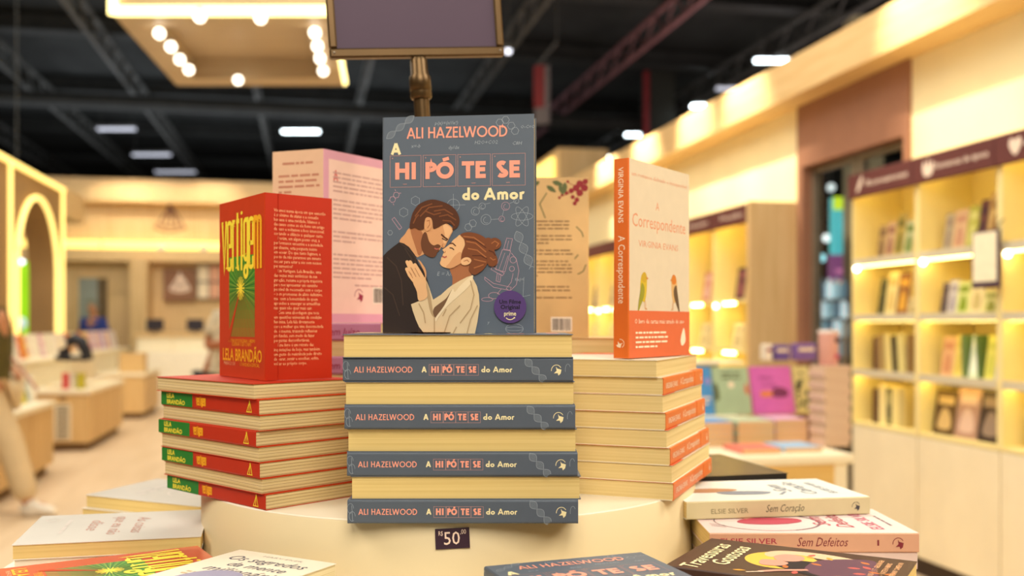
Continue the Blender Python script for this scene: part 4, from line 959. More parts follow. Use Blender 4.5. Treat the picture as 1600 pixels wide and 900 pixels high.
FLAP = '''Vivemos numa época em que exaustão
é sinônimo de status e a conexão
humana é uma raridade. Idiamos o
descanso como se ele fosse um artigo
de luxo e voltamos a foco intencional,
cortando o silêncio a qualquer custo.
    Porém, em algum ponto cruz, a
performance excessiva e a ansiedade
paralisante, esta pergunta insiste
em ecoar: Do que tanto fugimos, e
ponto de não pararmos um minuto
sequer para estar a sós com nossos
pensamentos?
    Em Vertigem, Lela Brandão, uma
das vozes mais autênticas da sua
geração, resume a própria trajetória
para nos apresentar um caminho
possível de reconexão com o corpo
– sem promessas de alívio definitivo,
mas com a honestidade de quem
aprendeu a enxergar as armadilhas
nas quais não quer mais cair.
    Com uma abordagem que toca
em questões universais da condição
feminina, Lela fala diretamente
com a mulher que vive desconectada
de si mesma, trazendo reflexões
profundas, sem medo de fazer
perguntas desconfortáveis.
    Este livro é um retrato das
inquietações de hoje, mas também
um gesto de resistência pelo direito
de parar, sentir e escolher, enfim,
voltar ao próprio corpo.'''
def flap_mesh(W, H, m, build, name='flap'):
    mb = MB(); mb.box((0, 0, -.0007), (W, H, 0), m); build(mb, Matrix.Identity(4), W, H); return mb.mesh(name)
def vflap(mb, M, W, H):
    vs, fs = text_geo(FLAP, 0.006, 0, 1, 1.0)
    x0 = min(v[0] for v in vs); x1 = max(v[0] for v in vs); y0 = min(v[1] for v in vs); y1 = max(v[1] for v in vs)
    kx = (.78 * W) / (x1 - x0); ky = (.845 * H) / (y1 - y0)
    mb.add([M @ Vector((.12 * W + (a - x0) * kx, .075 * H + (b_ - y0) * ky, EPS)) for a, b_ in vs], fs, i_pal)

# ------------------------------------------------------------------ pink novel seen from its back
PW, PH, PT = .16, .23, .0222
c_pnk = ink('pink_cover', (216, 158, 176), .4); c_pks = ink('pink_spine', (196, 136, 166), .45); c_pcr = ink('pink_panel', (236, 200, 184), .5); i_mar = ink('maroon_ink', (150, 40, 70)); i_red = ink('red_drop_cap', (200, 50, 60)); i_txt = ink('grey_rose_print', (196, 154, 146))
def barcode(mb, M, x, y, W, H, lay=3, bg=None):
    mb.rect(M, x - .002, y - .002, x + W + .002, y + H + .002, bg or ink('barcode_white', (236, 222, 202)), lay)
    r = random.Random(5); a = x
    while a < x + W - .0005:
        b_ = r.choice((.0004, .0007, .0011)); mb.rect(M, a, y, min(a + b_, x + W), y + H, ink('barcode_grey', (92, 80, 74)), lay + 1); a += b_ + r.choice((.0004, .0007))
_b = cover_shell(PW, PH, PT, c_pnk, c_pks, c_pnk, .0008, .0018)
M = MK(PW, PH, PT); _b.rect(M, .010, .012, PW - .010, PH - .012, c_pcr, 1)
_b.text(M, 'A', .018, PH - .042, .024, i_red, 2, bold=.01, sx=.6)
random.seed(5); _b.bars(M, .018, PW - .022, PH - .026, PH - .172, 24, i_txt, 2, .38, (5, 11, 12, 16, 17), random, (10, 15, 23))
_b.bars(M, .06, PW - .03, PH - .176, PH - .182, 1, i_txt, 2, .4)
archer(_b, M, .068, .038, .017, i_mar, 2); barcode(_b, M, .098, .028, .022, .020)
M = MS(PW, PH, PT); _b.text(M, 'ELSIE SILVER', .05, PT * .28, .016, i_mar, 2, bold=.01, width=.085); _b.text(M, 'Sem Juízo', .15, PT * .28, .014, i_mar, 2, shear=.2, width=.05)
PINK = [('cover', _b.mesh('cover')), ('page_block', pages_mesh(PW, PH, PT, .0008, P_CRM))]
def pflap(mb, M, W, H):
    r = random.Random(2); m = ink('flap_print', (190, 126, 100))
    mb.bars(M, .2 * W, .8 * W, H - .014, H - .02, 1, m, 1, .5, (), r)
    mb.bars(M, .12 * W, .93 * W, H - .03, H - .16, 18, m, 1, .4, (4, 5, 7, 12), r, (3, 6, 11, 17))

# ------------------------------------------------------------------ beige novel with red berries, back cover outward
GW, GH, GT = .16, .228, .0222
c_beg = mat('parchment_cover', (206, 168, 112), .55, .12, 14); i_ber = ink('berry_ink', (140, 36, 40)); i_lef = ink('leaf_ink', (92, 98, 56)); i_brn = ink('brown_print', (120, 88, 56))
_b = cover_shell(GW, GH, GT, c_beg, c_beg, c_beg, .0008, .0018); M = MK(GW, GH, GT)
for x, y, r in ((.128, .206, .003), (.122, .203, .002), (.135, .209, .0038), (.142, .213, .005), (.147, .206, .005), (.137, .2, .003), (.147, .219, .005), (.154, .213, .005), (.155, .222, .004), (.13, .222, .002), (.143, .196, .0035), (.14, .191, .003), (.118, .199, .002)): _b.disc(M, x, y, r, i_ber, 2, 10)
for p in (((.118, .2), (.13, .204), (.15, .216), (.16, .226)), ((.142, .196), (.147, .206), (.15, .216)), ((.128, .222), (.14, .216), (.15, .214))): _b.line(M, p, .0007, i_ber, 1)
for x, y, a in ((.100, .216, -.6), (.108, .222, -.3), (.118, .218, -1.2), (.126, .221, -1.6), (.09, .222, 3.6)):
    d = Vector((math.cos(a), math.sin(a))); nn = Vector((-d.y, d.x)); p = Vector((x, y))
    _b.poly(M, smooth([tuple(p), tuple(p + d * .007 + nn * .0035), tuple(p + d * .016), tuple(p + d * .007 - nn * .0035)]), i_lef, 2)
for p in (((.098, .17), (.09, .19), (.1, .206)), ((.142, .158), (.150, .15), (.152, .143)), ((.144, .09), (.152, .094), (.156, .104)), ((.14, .112), (.145, .118))): _b.line(M, p, .0015, i_lef, 1)
r_ = random.Random(8); _b.bars(M, .03, .138, .168, .054, 22, i_brn, 1, .34, (3, 7, 10, 16, 17, 20), r_, (6, 15))
barcode(_b, M, .108, .010, .026, .017)
BEIGE = [('cover', _b.mesh('cover')), ('page_block', pages_mesh(GW, GH, GT, .0008, P_CRM))]

# ------------------------------------------------------------------ cream novel with an orange spine and band
RW_, RH_, RT = .16, .23, .0198
c_cre = ink('cream_cover', (216, 200, 174), .5); c_ors = ink('orange_spine', (218, 108, 42), .4); c_band = ink('orange_band', (214, 100, 58), .45); i_wht = ink('white_print', (246, 224, 196)); i_fnt = ink('faint_orange_print', (222, 150, 116))
_b = cover_shell(RW_, RH_, RT, c_cre, c_ors, ink('white_back_cover', (238, 228, 208), .4), .0008, .0018)
M = MF(RW_, RH_, RT)
_b.text(M, 'um romance delicado e inesquecível', .08, .211, .007, i_fnt, 1, 'c', res=1, width=.145, shear=.1)
_b.text(M, 'A', .072, .176, .014, i_fnt, 1, 'c'); _b.text(M, 'Correspondente', .079, .153, .022, i_fnt, 1, 'c', width=.14); _b.text(M, 'VIRGINIA EVANS', .076, .13, .011, i_fnt, 1, 'c', res=1, width=.104)
def bird(cx, cy, s, fl, mb_, mw, mh):
    q = lambda pts: [(cx + fl * a * s, cy + b_ * s) for a, b_ in pts]
    _b.poly(M, smooth(q([(-.05, .98), (.12, 1.0), (.2, .84), (.2, .6), (.14, .34), (.04, .2), (-.1, .3), (-.18, .6), (-.14, .86)])), mb_, 1)
    _b.poly(M, smooth(q([(-.06, .98), (.1, 1.02), (.2, .88), (.1, .74), (-.1, .8)])), mh, 2)
    _b.poly(M, q([(.16, .9), (.3, .86), (.18, .82)]), ink('beak_print', (200, 130, 60)), 3)
    _b.poly(M, smooth(q([(-.1, .72), (.05, .6), (.02, .36), (-.2, .06), (-.32, -.1), (-.3, .1), (-.2, .45)])), mw, 3)
    for x in (.06, .12): _b.line(M, q([(x, .24), (x + .02, .04), (x + .1, 0)]), .0008, ink('beak_print', (200, 130, 60)), 1)
bird(.036, .0565, .043, 1, ink('yellow_bird', (206, 176, 40)), ink('green_wing', (150, 146, 40)), ink('yellow_head', (196, 160, 40)))
bird(.118, .0565, .043, -1, ink('tan_bird', (214, 170, 110)), ink('brown_wing', (96, 72, 50)), ink('orange_head', (206, 120, 40)))
M = MS(RW_, RH_, RT)
_b.text(M, 'VIRGINIA EVANS', .010, RT * .33, .0095, i_wht, 1, bold=.003, width=.064); _b.text(M, 'A Correspondente', .089, RT * .33, .0125, i_wht, 1, width=.078); archer(_b, M, .213, RT * .5, .010, i_wht)
def band_mesh():
    mb = cover_shell(RW_ + .0008, .055, RT + .0008, c_band, c_ors, c_band, .0005, .002)
    for i, v in enumerate(mb.v): mb.v[i] = (v[0], v[1] - RH_ / 2 + .0275, v[2] - .0004)
    M = Matrix.Translation((-RW_ / 2, -RH_ / 2, RT + .0005))
    mb.text(M, 'O livro de cartas mais amado do ano', .014, .040, .008, i_wht, 1, res=1, width=.13)
    r = random.Random(4); mb.bars(M, .016, .1, .032, .01, 4, i_wht, 1, .4, (), r, (3,)); mb.poly(M, smooth([(.138, .012), (.134, .02), (.142, .034), (.146, .03), (.148, .018)]), i_wht, 1)
    M = Matrix.Translation((-RW_ / 2 - .0005, RH_ / 2, 0)) @ FACE; archer(mb, M, .213, RT * .5, .010, i_wht)
    return mb.mesh('belly_band')
CORR = [('cover', _b.mesh('cover')), ('page_block', pages_mesh(RW_, RH_, RT, .0008, P_CRM)), ('belly_band', band_mesh())]
# ================================================================== THE ROUND DISPLAY
TZ = 1.062; PC = (-.08, 1.31); PR = .318
m_ped = mat('cream_pedestal_paint', (226, 206, 164), .5, .03, 5); m_pedtop = mat('white_pedestal_top', (240, 230, 208), .45, .03, 5)
tb = tag(empty('display_table', Matrix.Translation((-.08, 1.25, 0))), 'round cream display table carrying the stepped book pedestal', 'table')
mb = MB(); mb.lathe([(.525, TZ - .04), (.53, TZ - .036), (.53, TZ - .004), (.526, TZ)], m_pedtop, 80); obj('tabletop', mb, tb)
mb = MB(); mb.lathe([(.5, .08), (.5, TZ - .04)], m_ped, 80); obj('drum', mb, tb)
mb = MB(); mb.lathe([(.47, 0), (.47, .08)], m_dark, 64); obj('plinth', mb, tb)
pd = tag(empty('pedestal', Matrix.Translation((PC[0], PC[1], TZ))), 'cream drum pedestal with dark price tag, under all the standing books', 'pedestal')
mb = MB(); mb.lathe([(PR, 0), (PR, .0855), (PR - .0015, .0868)], m_ped, 96, cap=False); obj('drum', mb, pd)
mb = MB(); mb.lathe([(PR - .001, .0868), (PR - .0025, 1.15 - TZ), ], m_pedtop, 96); obj('top_panel', mb, pd)
m_tag = ink('plum_price_tag', (58, 36, 52), .4); i_tag = ink('price_tag_print', (240, 214, 196))
def on_drum(px, py):
    c = at(px, py, 1.0); d = Vector((c.x, c.y)); d.normalize(); pc = Vector(PC)
    b_ = d.dot(pc); disc = b_ * b_ - (pc.length_squared - PR * PR); s = b_ - math.sqrt(max(disc, 0)); p = d * s
    return p.x, p.y, CAM_H + (505 - py) * p.y / FPX
def drum_tag(px, py, W, H, roll, build):
    x, y, z = on_drum(px, py); n = Vector((x - PC[0], y - PC[1], 0)).normalized(); r = Vector((0, 0, 1)).cross(n)
    M = Matrix(((r.x, 0, n.x, x + n.x * .0012 - PC[0]), (r.y, 0, n.y, y + n.y * .0012 - PC[1]), (0, 1, 0, z - TZ), (0, 0, 0, 1))) @ Matrix.Rotation(roll, 4, 'Z')
    mb = MB(); mb.box((-W / 2, -H / 2, -.0008), (W / 2, H / 2, 0), m_tag, M); build(mb, M, W, H); o = obj('price_tag', mb, pd); return o
def t1(mb, M, W, H):
    mb.text(M, 'R$', -W * .4, H * .17, .0065, i_tag, 1, res=2, width=W * .125)
    mb.text(M, '50', -W * .25, -H * .3, .025, i_tag, 1, bold=.004, width=W * .465, hfit=H * .64); mb.text(M, ',00', W * .23, H * .2, .0068, i_tag, 1, width=W * .17)
drum_tag(707, 841, .0345, .0205, math.radians(2.2), t1)
def t2(mb, M, W, H):
    mb.rect(M, -W * .3, -H * .1, W * .3, H * .3, i_tag, 1); mb.rect(M, -W * .3, -H * .35, W * .2, -H * .25, i_tag, 1)
drum_tag(1096, 785, .034, .024, 0, t2).name = 'code_tag'

# sign holder on a leaning pole
m_brz = mat('bronze_metal', (92, 70, 42), .35, .08, 10, .5, .7); m_pan = mat('mauve_sign_panel', (76, 56, 76), .55, .05, 3)
sg = tag(empty('sign_stand', Matrix.Translation((-.086, 1.31, 1.15)) @ Matrix.Rotation(RA, 4, 'Z') @ Matrix.Rotation(math.radians(-4.0), 4, 'Y')), 'blank mauve sign in a bronze frame on a pole behind the blue book', 'sign stand')
L_ = .552
mb = MB(); mb.lathe([(.0102, .004), (.0102, L_ - .05)], m_brz, 28); pole_ = obj('pole', mb, sg)
mb = MB(); mb.lathe([(.06, -.003), (.06, .001), (.05, .006), (.012, .008)], m_brz, 40, M=Matrix.Rotation(math.radians(4.0), 4, 'Y')); obj('base_plate', mb, sg)
mb = MB(); mb.lathe([(.0125, L_ - .055), (.0142, L_ - .052), (.0142, L_ - .045)], m_brz, 28); mb.lathe([(.0118, L_ - .045), (.0142, L_ - .043), (.0142, L_ - .026), (.0118, L_ - .022), (.0112, L_ - .004), (.009, L_)], m_brz, 28); obj('collar', mb, pole_)
FW, FH = .231, .32
mb = MB()
for a, b_ in (((-FW / 2, -.007, L_), (FW / 2, .007, L_ + .0125)), ((-FW / 2, -.007, L_ + FH - .0125), (FW / 2, .007, L_ + FH)), ((-FW / 2, -.007, L_ + .0125), (-FW / 2 + .0105, .007, L_ + FH - .0125)), ((FW / 2 - .0105, -.007, L_ + .0125), (FW / 2, .007, L_ + FH - .0125))): mb.bbox(a, b_, m_brz, .0022)
frame_ = obj('frame', mb, sg)
mb = MB(); mb.box((-FW / 2 + .010, -.0035, L_ + .012), (FW / 2 - .010, .003, L_ + FH - .012), m_pan); obj('panel', mb, sg)
for x in (-FW / 2 + .006, FW / 2 - .006): mb = MB(); mb.ball((x, -.0072, L_ + .0065), .0018, m_steel, 10, 6); obj('screw', mb, frame_)

# ================================================================== STACKS ON THE PEDESTAL
def inst(parts, name, lab, M, group=None): return thing(name, lab, 'book', M, parts, group)
ANG = lambda v: math.atan2(v[1], v[0])
NTH = ['topmost', 'second from the top', 'third from the top', 'fourth from the top', 'fourth from the bottom', 'third from the bottom', 'second from the bottom', 'lowest']
# front: slate blue books, seen square on
lefts = (535, 536, 537.5, 538.5, 542, 542.5, 547, 543.5)
for i in range(8):
    z = 1.15 + BT * (7 - i) + .00015; x0 = (lefts[i] - 800) / FPX * .984; spine = i % 2 == 1
    yoff = (.0, .001, .002, -.001, .003, .0, .002, -.001)[i]
    jit = (.004, -.003, .005, .002, -.004, .0, .006, -.002)[i]
    M = lying(x0 + BH / 2, .983 + yoff + BW / 2, z, math.pi / 2 * (1 if spine else -1) + jit)
    inst(BLUE if i == 0 else BLUE_PLAIN, 'paperback_book', 'slate blue paperback in the front stack, %s, %s outward' % (NTH[i], 'printed spine' if spine else 'yellow page edges'), M, 'slate blue paperbacks in the front stack')
# left: red books, corner towards the viewer
d1 = Vector((-.735, .678)); d2 = Vector((.678, .735))
cors = (397, 405.5, 407, 400.7, 404.7, 406.5, 410, 416)
for i in range(8):
    z = 1.15 + VT * (7 - i) + .00012; spine = i % 2 == 1
    c = Vector((-.261 + (cors[i] - 416) / FPX * 1.051 - .002, 1.051)) + d1 * VH / 2 + d2 * VW / 2
    M = lying(c.x, c.y, z, ANG(d2) + (0 if spine else math.pi))
    if i == 0: M = M @ Matrix.Translation((0, 0, VT)) @ Matrix.Rotation(math.pi, 4, 'Y') @ Matrix.Rotation(math.pi, 4, 'Z')
    inst(VERT, 'paperback_book', 'red paperback in the left stack, %s, %s outward' % (NTH[i], 'red and green spine' if spine else 'lined page edges'), M, 'red paperbacks in the left stack')
# right: cream books with orange spines
e1 = Vector((.37, .929)); e2 = Vector((-.929, .37))
cors = (1027, 1037, 1037, 1041, 1043, 1048, 1051, 1053)
for i in range(8):
    z = 1.15 + RT * (7 - i) + .00012 + .0; spine = i % 2 == 1
    c = Vector((.182 + (cors[i] - 1053) / FPX * 1.108, 1.108)) + e1 * RH_ / 2 + e2 * RW_ / 2
    M = lying(c.x, c.y, z, ANG(e2) + (0 if spine else math.pi))
    if i == 0: M = M @ Matrix.Translation((0, 0, RT)) @ Matrix.Rotation(math.pi, 4, 'X')
    inst(CORR, 'paperback_book', 'cream paperback in the right stack, %s, %s' % (NTH[i], 'orange spine outward' if spine else 'cream page edges outward'), M, 'cream paperbacks in the right stack')
# back left: pink books
g1 = Vector((-.95, .312)); g2 = Vector((.312, .95)); PT9 = .2 / 9
for i in range(9):
    c = Vector((-.168 + (.002 if i % 2 else -.002), 1.277)) + g1 * PH / 2 + g2 * PW / 2; spine = i % 2 == 0
    M = lying(c.x, c.y, 1.15 + PT9 * (8 - i) + .0001, ANG(g2) + (0 if spine else math.pi))
    inst(PINK, 'paperback_book', 'pink paperback in the back left stack, %s, %s outward' % ((NTH[:4] + ['middle one'] + NTH[4:])[i], 'printed spine' if spine else 'page edges'), M, 'pink paperbacks in the back stack')
# back right: beige books
for i in range(8):
    spine = i % 2 == 1; M = lying(.055, 1.392 + GW / 2, 1.15 + .0224 * (7 - i) + .0001, math.pi / 2 * (1 if spine else -1))
    inst(BEIGE, 'paperback_book', 'beige paperback in the back right stack, %s' % NTH[i], M, 'beige paperbacks in the back stack')

# ================================================================== BOOKS STANDING ON THE STACKS
ZC = 1.15 + BT * 8 + .0006
th = math.radians(7.0); n = (-math.sin(th), -math.cos(th))
cx = at((593.5 + 836) / 2, 505, 1.042).x; nv = Vector(n)
M = standing(cx - nv.x * BT, 1.042 - nv.y * BT, ZC, n, BH)
inst(BLUE + [BLUE_STK], 'standing_book', 'upright slate blue novel with a couple on its cover, on the front stack', M)
# red novel, front flap folded out
P0 = Vector((-.2755, 1.098)); q1 = Vector((-.6, .8)); n = Vector((-.8, -.6)); zb_ = 1.15 + VT * 8 + .0006
c = P0 + q1 * VW / 2 - n * VT
M = standing(c.x, c.y, zb_, n, VH); o = inst(VERT, 'standing_book', 'upright red novel with tall yellow title, flap folded out, on the left stack', M)
fl = obj('flap', flap_mesh(.085, VH, c_red2, vflap), o)
fd = Vector((.75, .66)).normalized(); fn = Vector((fd.y, -fd.x))
Mw = Matrix(((fd.x, 0, fn.x, P0.x + .0008), (fd.y, 0, fn.y, P0.y), (0, 1, 0, zb_), (0, 0, 0, 1)))
fl.matrix_basis = M.inverted() @ Mw
# cream novel with orange spine
K = Vector((.1335, 1.129)); x_ = Vector((.58, .815)).normalized(); n = Vector((x_.y, -x_.x)); zb_ = 1.15 + RT * 8 + .0012
c = K + x_ * RW_ / 2 - n * RT
inst(CORR, 'standing_book', 'upright cream novel with orange spine and two birds, on the right stack', standing(c.x, c.y, zb_, n, RH_))
# pink novel, back cover outward, flap folded out
C_ = Vector((-.2495, 1.303)); e_ = Vector((.563, .826)).normalized(); nz = Vector((-e_.y, e_.x)); zb_ = 1.35 + .0008
c = C_ + e_ * PW / 2
M = standing(c.x, c.y, zb_, nz, PH); o = inst(PINK, 'standing_book', 'upright pink book with its text back cover outward, behind the red novel', M)
fl = obj('flap', flap_mesh(.078, PH, ink('cream_pink_flap', (226, 186, 152), .5), pflap), o)
fd = Vector((.94, -.34)).normalized(); fn = Vector((fd.y, -fd.x)); s0 = C_ - fd * .078
Mw = Matrix(((fd.x, 0, fn.x, s0.x), (fd.y, 0, fn.y, s0.y), (0, 1, 0, zb_), (0, 0, 0, 1))); fl.matrix_basis = M.inverted() @ Mw
# beige novel, back cover outward
zb_ = 1.15 + .0224 * 8 + .0006
inst(BEIGE, 'standing_book', 'upright beige book with red berries and barcode, behind the blue novel', standing(.1095 - GW / 2, 1.405, zb_, (0, 1), GH))

# ================================================================== BOOKS LYING AROUND THE PEDESTAL
i_ink = ink('dark_grey_print', (74, 70, 74)); c_gls = mat('glossy_white_cover', (238, 232, 222), .16, .02, 20, .5, 0, .6); c_mw = mat('matt_white_cover', (238, 226, 206), .35, .02, 20)
def generic(w_, h, t, mf, ms, mb_back=None, deco=None, pg=P_WHT):
    b_ = cover_shell(w_, h, t, mf, ms, mb_back or mf, .0007, .0016)
    if deco: deco(b_, w_, h, t)
    return [('cover', b_.mesh('cover')), ('page_block', pages_mesh(w_, h, t, .0007, pg))]
def under(cx, cy, ang, w_, h, z0, z1, n, lab, col, jit=.0):
    """books below a lying one, down to the table"""
    t = (z1 - z0) / n; P = generic(w_, h, t, ink('under_cover_%d_%d_%d' % col, col), ink('under_cover_%d_%d_%d' % col, col), None, None, P_WHT)
    for i in range(n):
        a = ang + (math.pi if i % 2 else 0) + jit * (1 if i % 2 else -1)
        inst(P, 'lying_book', lab % (('upper', 'lower')[i == 0] if n == 2 else ('lowest', 'second lowest', 'third lowest', 'fourth lowest')[i] if n > 2 else 'single'), lying(cx, cy, z0 + t * i + .00005, a))
T0 = TZ + .0002
# slate blue one in front
TL = Vector((-.026, .914)); x_ = Vector((.938, .348)).normalized(); y_ = Vector((-x_.y, x_.x)); c = TL + x_ * BW / 2 - y_ * BH / 2; zt_ = 1.35 - .2255
inst(BLUE + [BLUE_STK], 'lying_book', 'slate blue novel lying face up in front of the pedestal', lying(c.x, c.y, zt_ - BT, ANG(x_)))
under(c.x, c.y, ANG(x_), BW, BH, T0, zt_ - BT - .0002, 2, '%s of two blue books beneath the face-up blue novel', (84, 98, 112))
# dark brown anthology
def d_trav(b_, w_, h, t):
    M = MF(w_, h, t); pk = ink('blush_print', (214, 150, 130)); lv = (ink('orange_leaf', (196, 110, 50)), ink('coral_leaf', (206, 90, 80)), ink('gold_leaf', (206, 150, 60)))
    b_.text(M, 'Travessuras', .006, h - .03, .026, i_crm, 3, bold=.012, shear=.25, width=.112); b_.text(M, 'Gostosas', .032, h - .052, .026, i_crm, 3, bold=.012, shear=.25, width=.084)
    b_.disc(M, .078, h - .092, .035, ink('moon_print', (232, 186, 74)), 1, 36)
    b_.poly(M, smooth([(.03, h - .14), (.045, h - .105), (.06, h - .085), (.075, h - .09), (.085, h - .115), (.078, h - .16), (.05, h - .175)]), ink('dark_hair_print', (34, 24, 28)), 2)
    b_.poly(M, smooth([(.075, h - .09), (.09, h - .082), (.104, h - .09), (.104, h - .106), (.09, h - .112), (.078, h - .106)]), pk, 3)
    b_.poly(M, smooth([(.086, h - .08), (.1, h - .07), (.118, h - .082), (.124, h - .12), (.112, h - .16), (.1, h - .13), (.108, h - .1)]), ink('blond_print', (224, 186, 150)), 2)
    b_.poly(M, smooth([(.02, h - .19), (.04, h - .13), (.07, h - .12), (.1, h - .13), (.12, h - .17), (.09, h - .18)]), ink('plum_dress_print', (96, 60, 76)), 2)
    b_.poly(M, smooth([(.05, h - .08), (.07, h - .075), (.075, h - .09), (.068, h - .102), (.054, h - .098)]), pk, 4)
    b_.line(M, [(.022, h - .086), (.035, h - .1), (.05, h - .125)], .006, pk, 4)
    for k_ in range(4): b_.line(M, [(.024, h - .09), (.014 + .003 * k_, h - .076 - .004 * k_)], .0018, i_wht, 4)
    r = random.Random(6)
    for k_ in range(16):
        x, y, a = r.uniform(.008, w_ - .01), r.choice((r.uniform(.01, .05), r.uniform(h - .12, h - .06), r.uniform(.05, .1))), r.uniform(0, 6.28)
        d = Vector((math.cos(a), math.sin(a))); nn = Vector((-d.y, d.x)); p = Vector((x, y))
        b_.poly(M, smooth([tuple(p - d * .006), tuple(p + nn * .003), tuple(p + d * .006), tuple(p - nn * .003)]), lv[k_ % 3], 2)
    for k_, s_ in enumerate(('ALI HAZELWOOD  •  J. T. GEISSINGER', 'OLIVIA LAUREN  •  KATE ROBBINS', 'LYN PAINTER  •  TIFFANY CAMERON')): b_.text(M, s_, .012, .028 - .009 * k_, .0068, i_pal, 3, res=1, bold=.01)
    M = MS(w_, h, t); b_.text(M, 'HAZELWOOD · GEISSINGER · LAUREN', .02, t * .35, .006, i_pal, 1, res=1); b_.text(M, 'Travessuras Gostosas', .12, t * .35, .008, i_crm, 1, shear=.2)
c_brn = mat('dark_brown_cover', (66, 44, 38), .35, .08, 20); TL = Vector((.148, .956)); x_ = Vector((.5, .866)); y_ = Vector((-x_.y, x_.x)); c = TL + x_ * .07 - y_ * .105; zt_ = 1.35 - .235
inst(generic(.14, .21, .017, c_brn, c_brn, None, d_trav, P_YEL), 'lying_book', 'dark brown book with a yellow moon and kissing pair, lying front right', lying(c.x, c.y, zt_ - .017, ANG(x_)))
under(c.x, c.y, ANG(x_), .136, .206, T0, zt_ - .0172, 2, '%s of two dark books beneath the moon-cover book', (66, 44, 38))
# pink white book with reclining figure
def d_def(b_, w_, h, t):
    M = MF(w_, h, t); rd = ink('rose_red_print', (176, 60, 80)); gr = ink('grey_line_print', (120, 100, 104)); pk = ink('blush_print', (214, 150, 130))
    b_.line(M, arc(.062, .152, .05, .06, 0, 360, 30), .0013, gr, 2); b_.line(M, arc(.062, .152, .05, .06, 200, 320, 14), .003, gr, 2)
    b_.poly(M, smooth([(.05, .178), (.062, .186), (.078, .172), (.084, .145), (.08, .115), (.064, .11), (.05, .13), (.046, .155)]), rd, 3)
    b_.poly(M, smooth([(.078, .175), (.09, .185), (.1, .178), (.096, .162), (.084, .16)]), pk, 3); b_.line(M, [(.078, .17), (.085, .19), (.1, .2)], .005, pk, 3)
    for k_ in range(3): b_.line(M, [(.03 + .006 * k_, .205), (.04 + .006 * k_, .22)], .001, gr, 2)
    b_.text(M, 'Sem', .04, .083, .026, rd, 3, shear=.3, width=.05); b_.text(M, 'Defeitos', .03, .06, .026, rd, 3, shear=.3, width=.085); b_.text(M, 'ELSIE SILVER', .02, .03, .02, ink('pink_caps_print', (200, 110, 130)), 3, bold=.01, width=.1)
    b_.bars(M, .04, .1, .018, .012, 1, gr, 2)
    M = MS(w_, h, t); b_.text(M, 'ELSIE SILVER', .012, t * .45, .0085, rd, 1, bold=.01, width=.062); b_.text(M, 'Sem Defeitos', .096, t * .32, .014, ink('wine_script', (130, 46, 56)), 1, shear=.35, width=.056); archer(b_, M, .207, t * .5, .012, ink('wine_script', (130, 46, 56)))
    b_.rect(M, .184, t * .35, .186, t * .65, ink('wine_script', (130, 46, 56)), 1)
c_pw = mat('pale_pink_cover', (232, 208, 206), .3, .03, 20); c_pt = ink('tan_pink_spine', (216, 164, 134), .45)
D3 = generic(.14, .23, .0212, c_pw, c_pt, None, d_def, P_CRM); zt3 = 1.35 - .2305
inst(D3, 'lying_book', 'pale pink book with a reclining red figure, spine outward, right of the pedestal', lying(.332, 1.152, zt3 - .0212, math.pi / 2))
under(.333, 1.154, -math.pi / 2, .14, .226, T0, zt3 - .0214, 2, '%s of two books beneath the pale pink reclining figure book', (226, 200, 190))
# white book with boots
def d_cor(b_, w_, h, t):
    M = MF(w_, h, t); gr = ink('blue_grey_print', (130, 136, 146)); tn = ink('tan_boot_print', (176, 130, 92))
    b_.poly(M, smooth([(.06, .205), (.08, .2), (.085, .17), (.075, .14), (.062, .15), (.056, .18)]), tn, 2); b_.poly(M, smooth([(.04, .165), (.058, .17), (.06, .13), (.05, .105), (.036, .12)]), gr, 2)
    b_.line(M, [(.03, .1), (.05, .085)], .004, gr, 2); b_.line(M, [(.075, .2), (.1, .21)], .004, tn, 2)
    b_.text(M, 'Sem', .05, .075, .03, gr, 3, shear=.3, width=.05); b_.text(M, 'Coração', .03, .05, .026, gr, 3, shear=.3, width=.085); b_.text(M, 'ELSIE SILVER', .03, .025, .014, gr, 3, width=.08)
    M = MS(w_, h, t); b_.text(M, 'ELSIE SILVER', .03, t * .3, .008, ink('olive_print', (140, 130, 96)), 1, bold=.01, width=.046); b_.text(M, 'Sem Coração', .098, t * .3, .0125, ink('dark_olive_print', (90, 84, 66)), 1, shear=.35, width=.048); archer(b_, M, .212, t * .5, .010, i_ink)
c_cw = mat('cool_white_cover', (228, 232, 226), .3, .02, 20); c_cs = ink('putty_spine', (206, 192, 150), .45)
fr = Vector((.431, 1.187)); y_ = Vector((-.988, -.157)).normalized(); x_ = Vector((y_.y, -y_.x)); c = fr + y_ * .115 + x_ * .07; zt4 = zt3 + .0006 + .021
inst(generic(.14, .23, .021, c_cw, c_cs, None, d_cor, P_CRM), 'lying_book', 'white book with boots on its cover, overlapping the pale pink one from behind', lying(c.x, c.y, zt3 + .0006, ANG(x_)))
under(c.x + .01, 1.224 + .062, math.pi / 2, .118, .22, T0, zt3 + .0003, 3, '%s book of the hidden pile behind the pale pink book', (220, 214, 196))
# dark book at the back
c_dk = mat('black_glossy_cover', (40, 36, 36), .25, .1, 30)
inst(generic(.14, .21, .019, c_dk, c_dk, None, None, pages('black_page_edge', (52, 46, 42), (34, 30, 28), 500, .3)), 'lying_book', 'black book lying behind the right stack, topmost of its pile', lying(.29, 1.455, 1.35 - .2085 - .019, .25))
under(.29, 1.455, .25, .136, .2, T0, 1.35 - .2085 - .0192, 4, '%s book beneath the black book behind the right stack', (50, 44, 44))
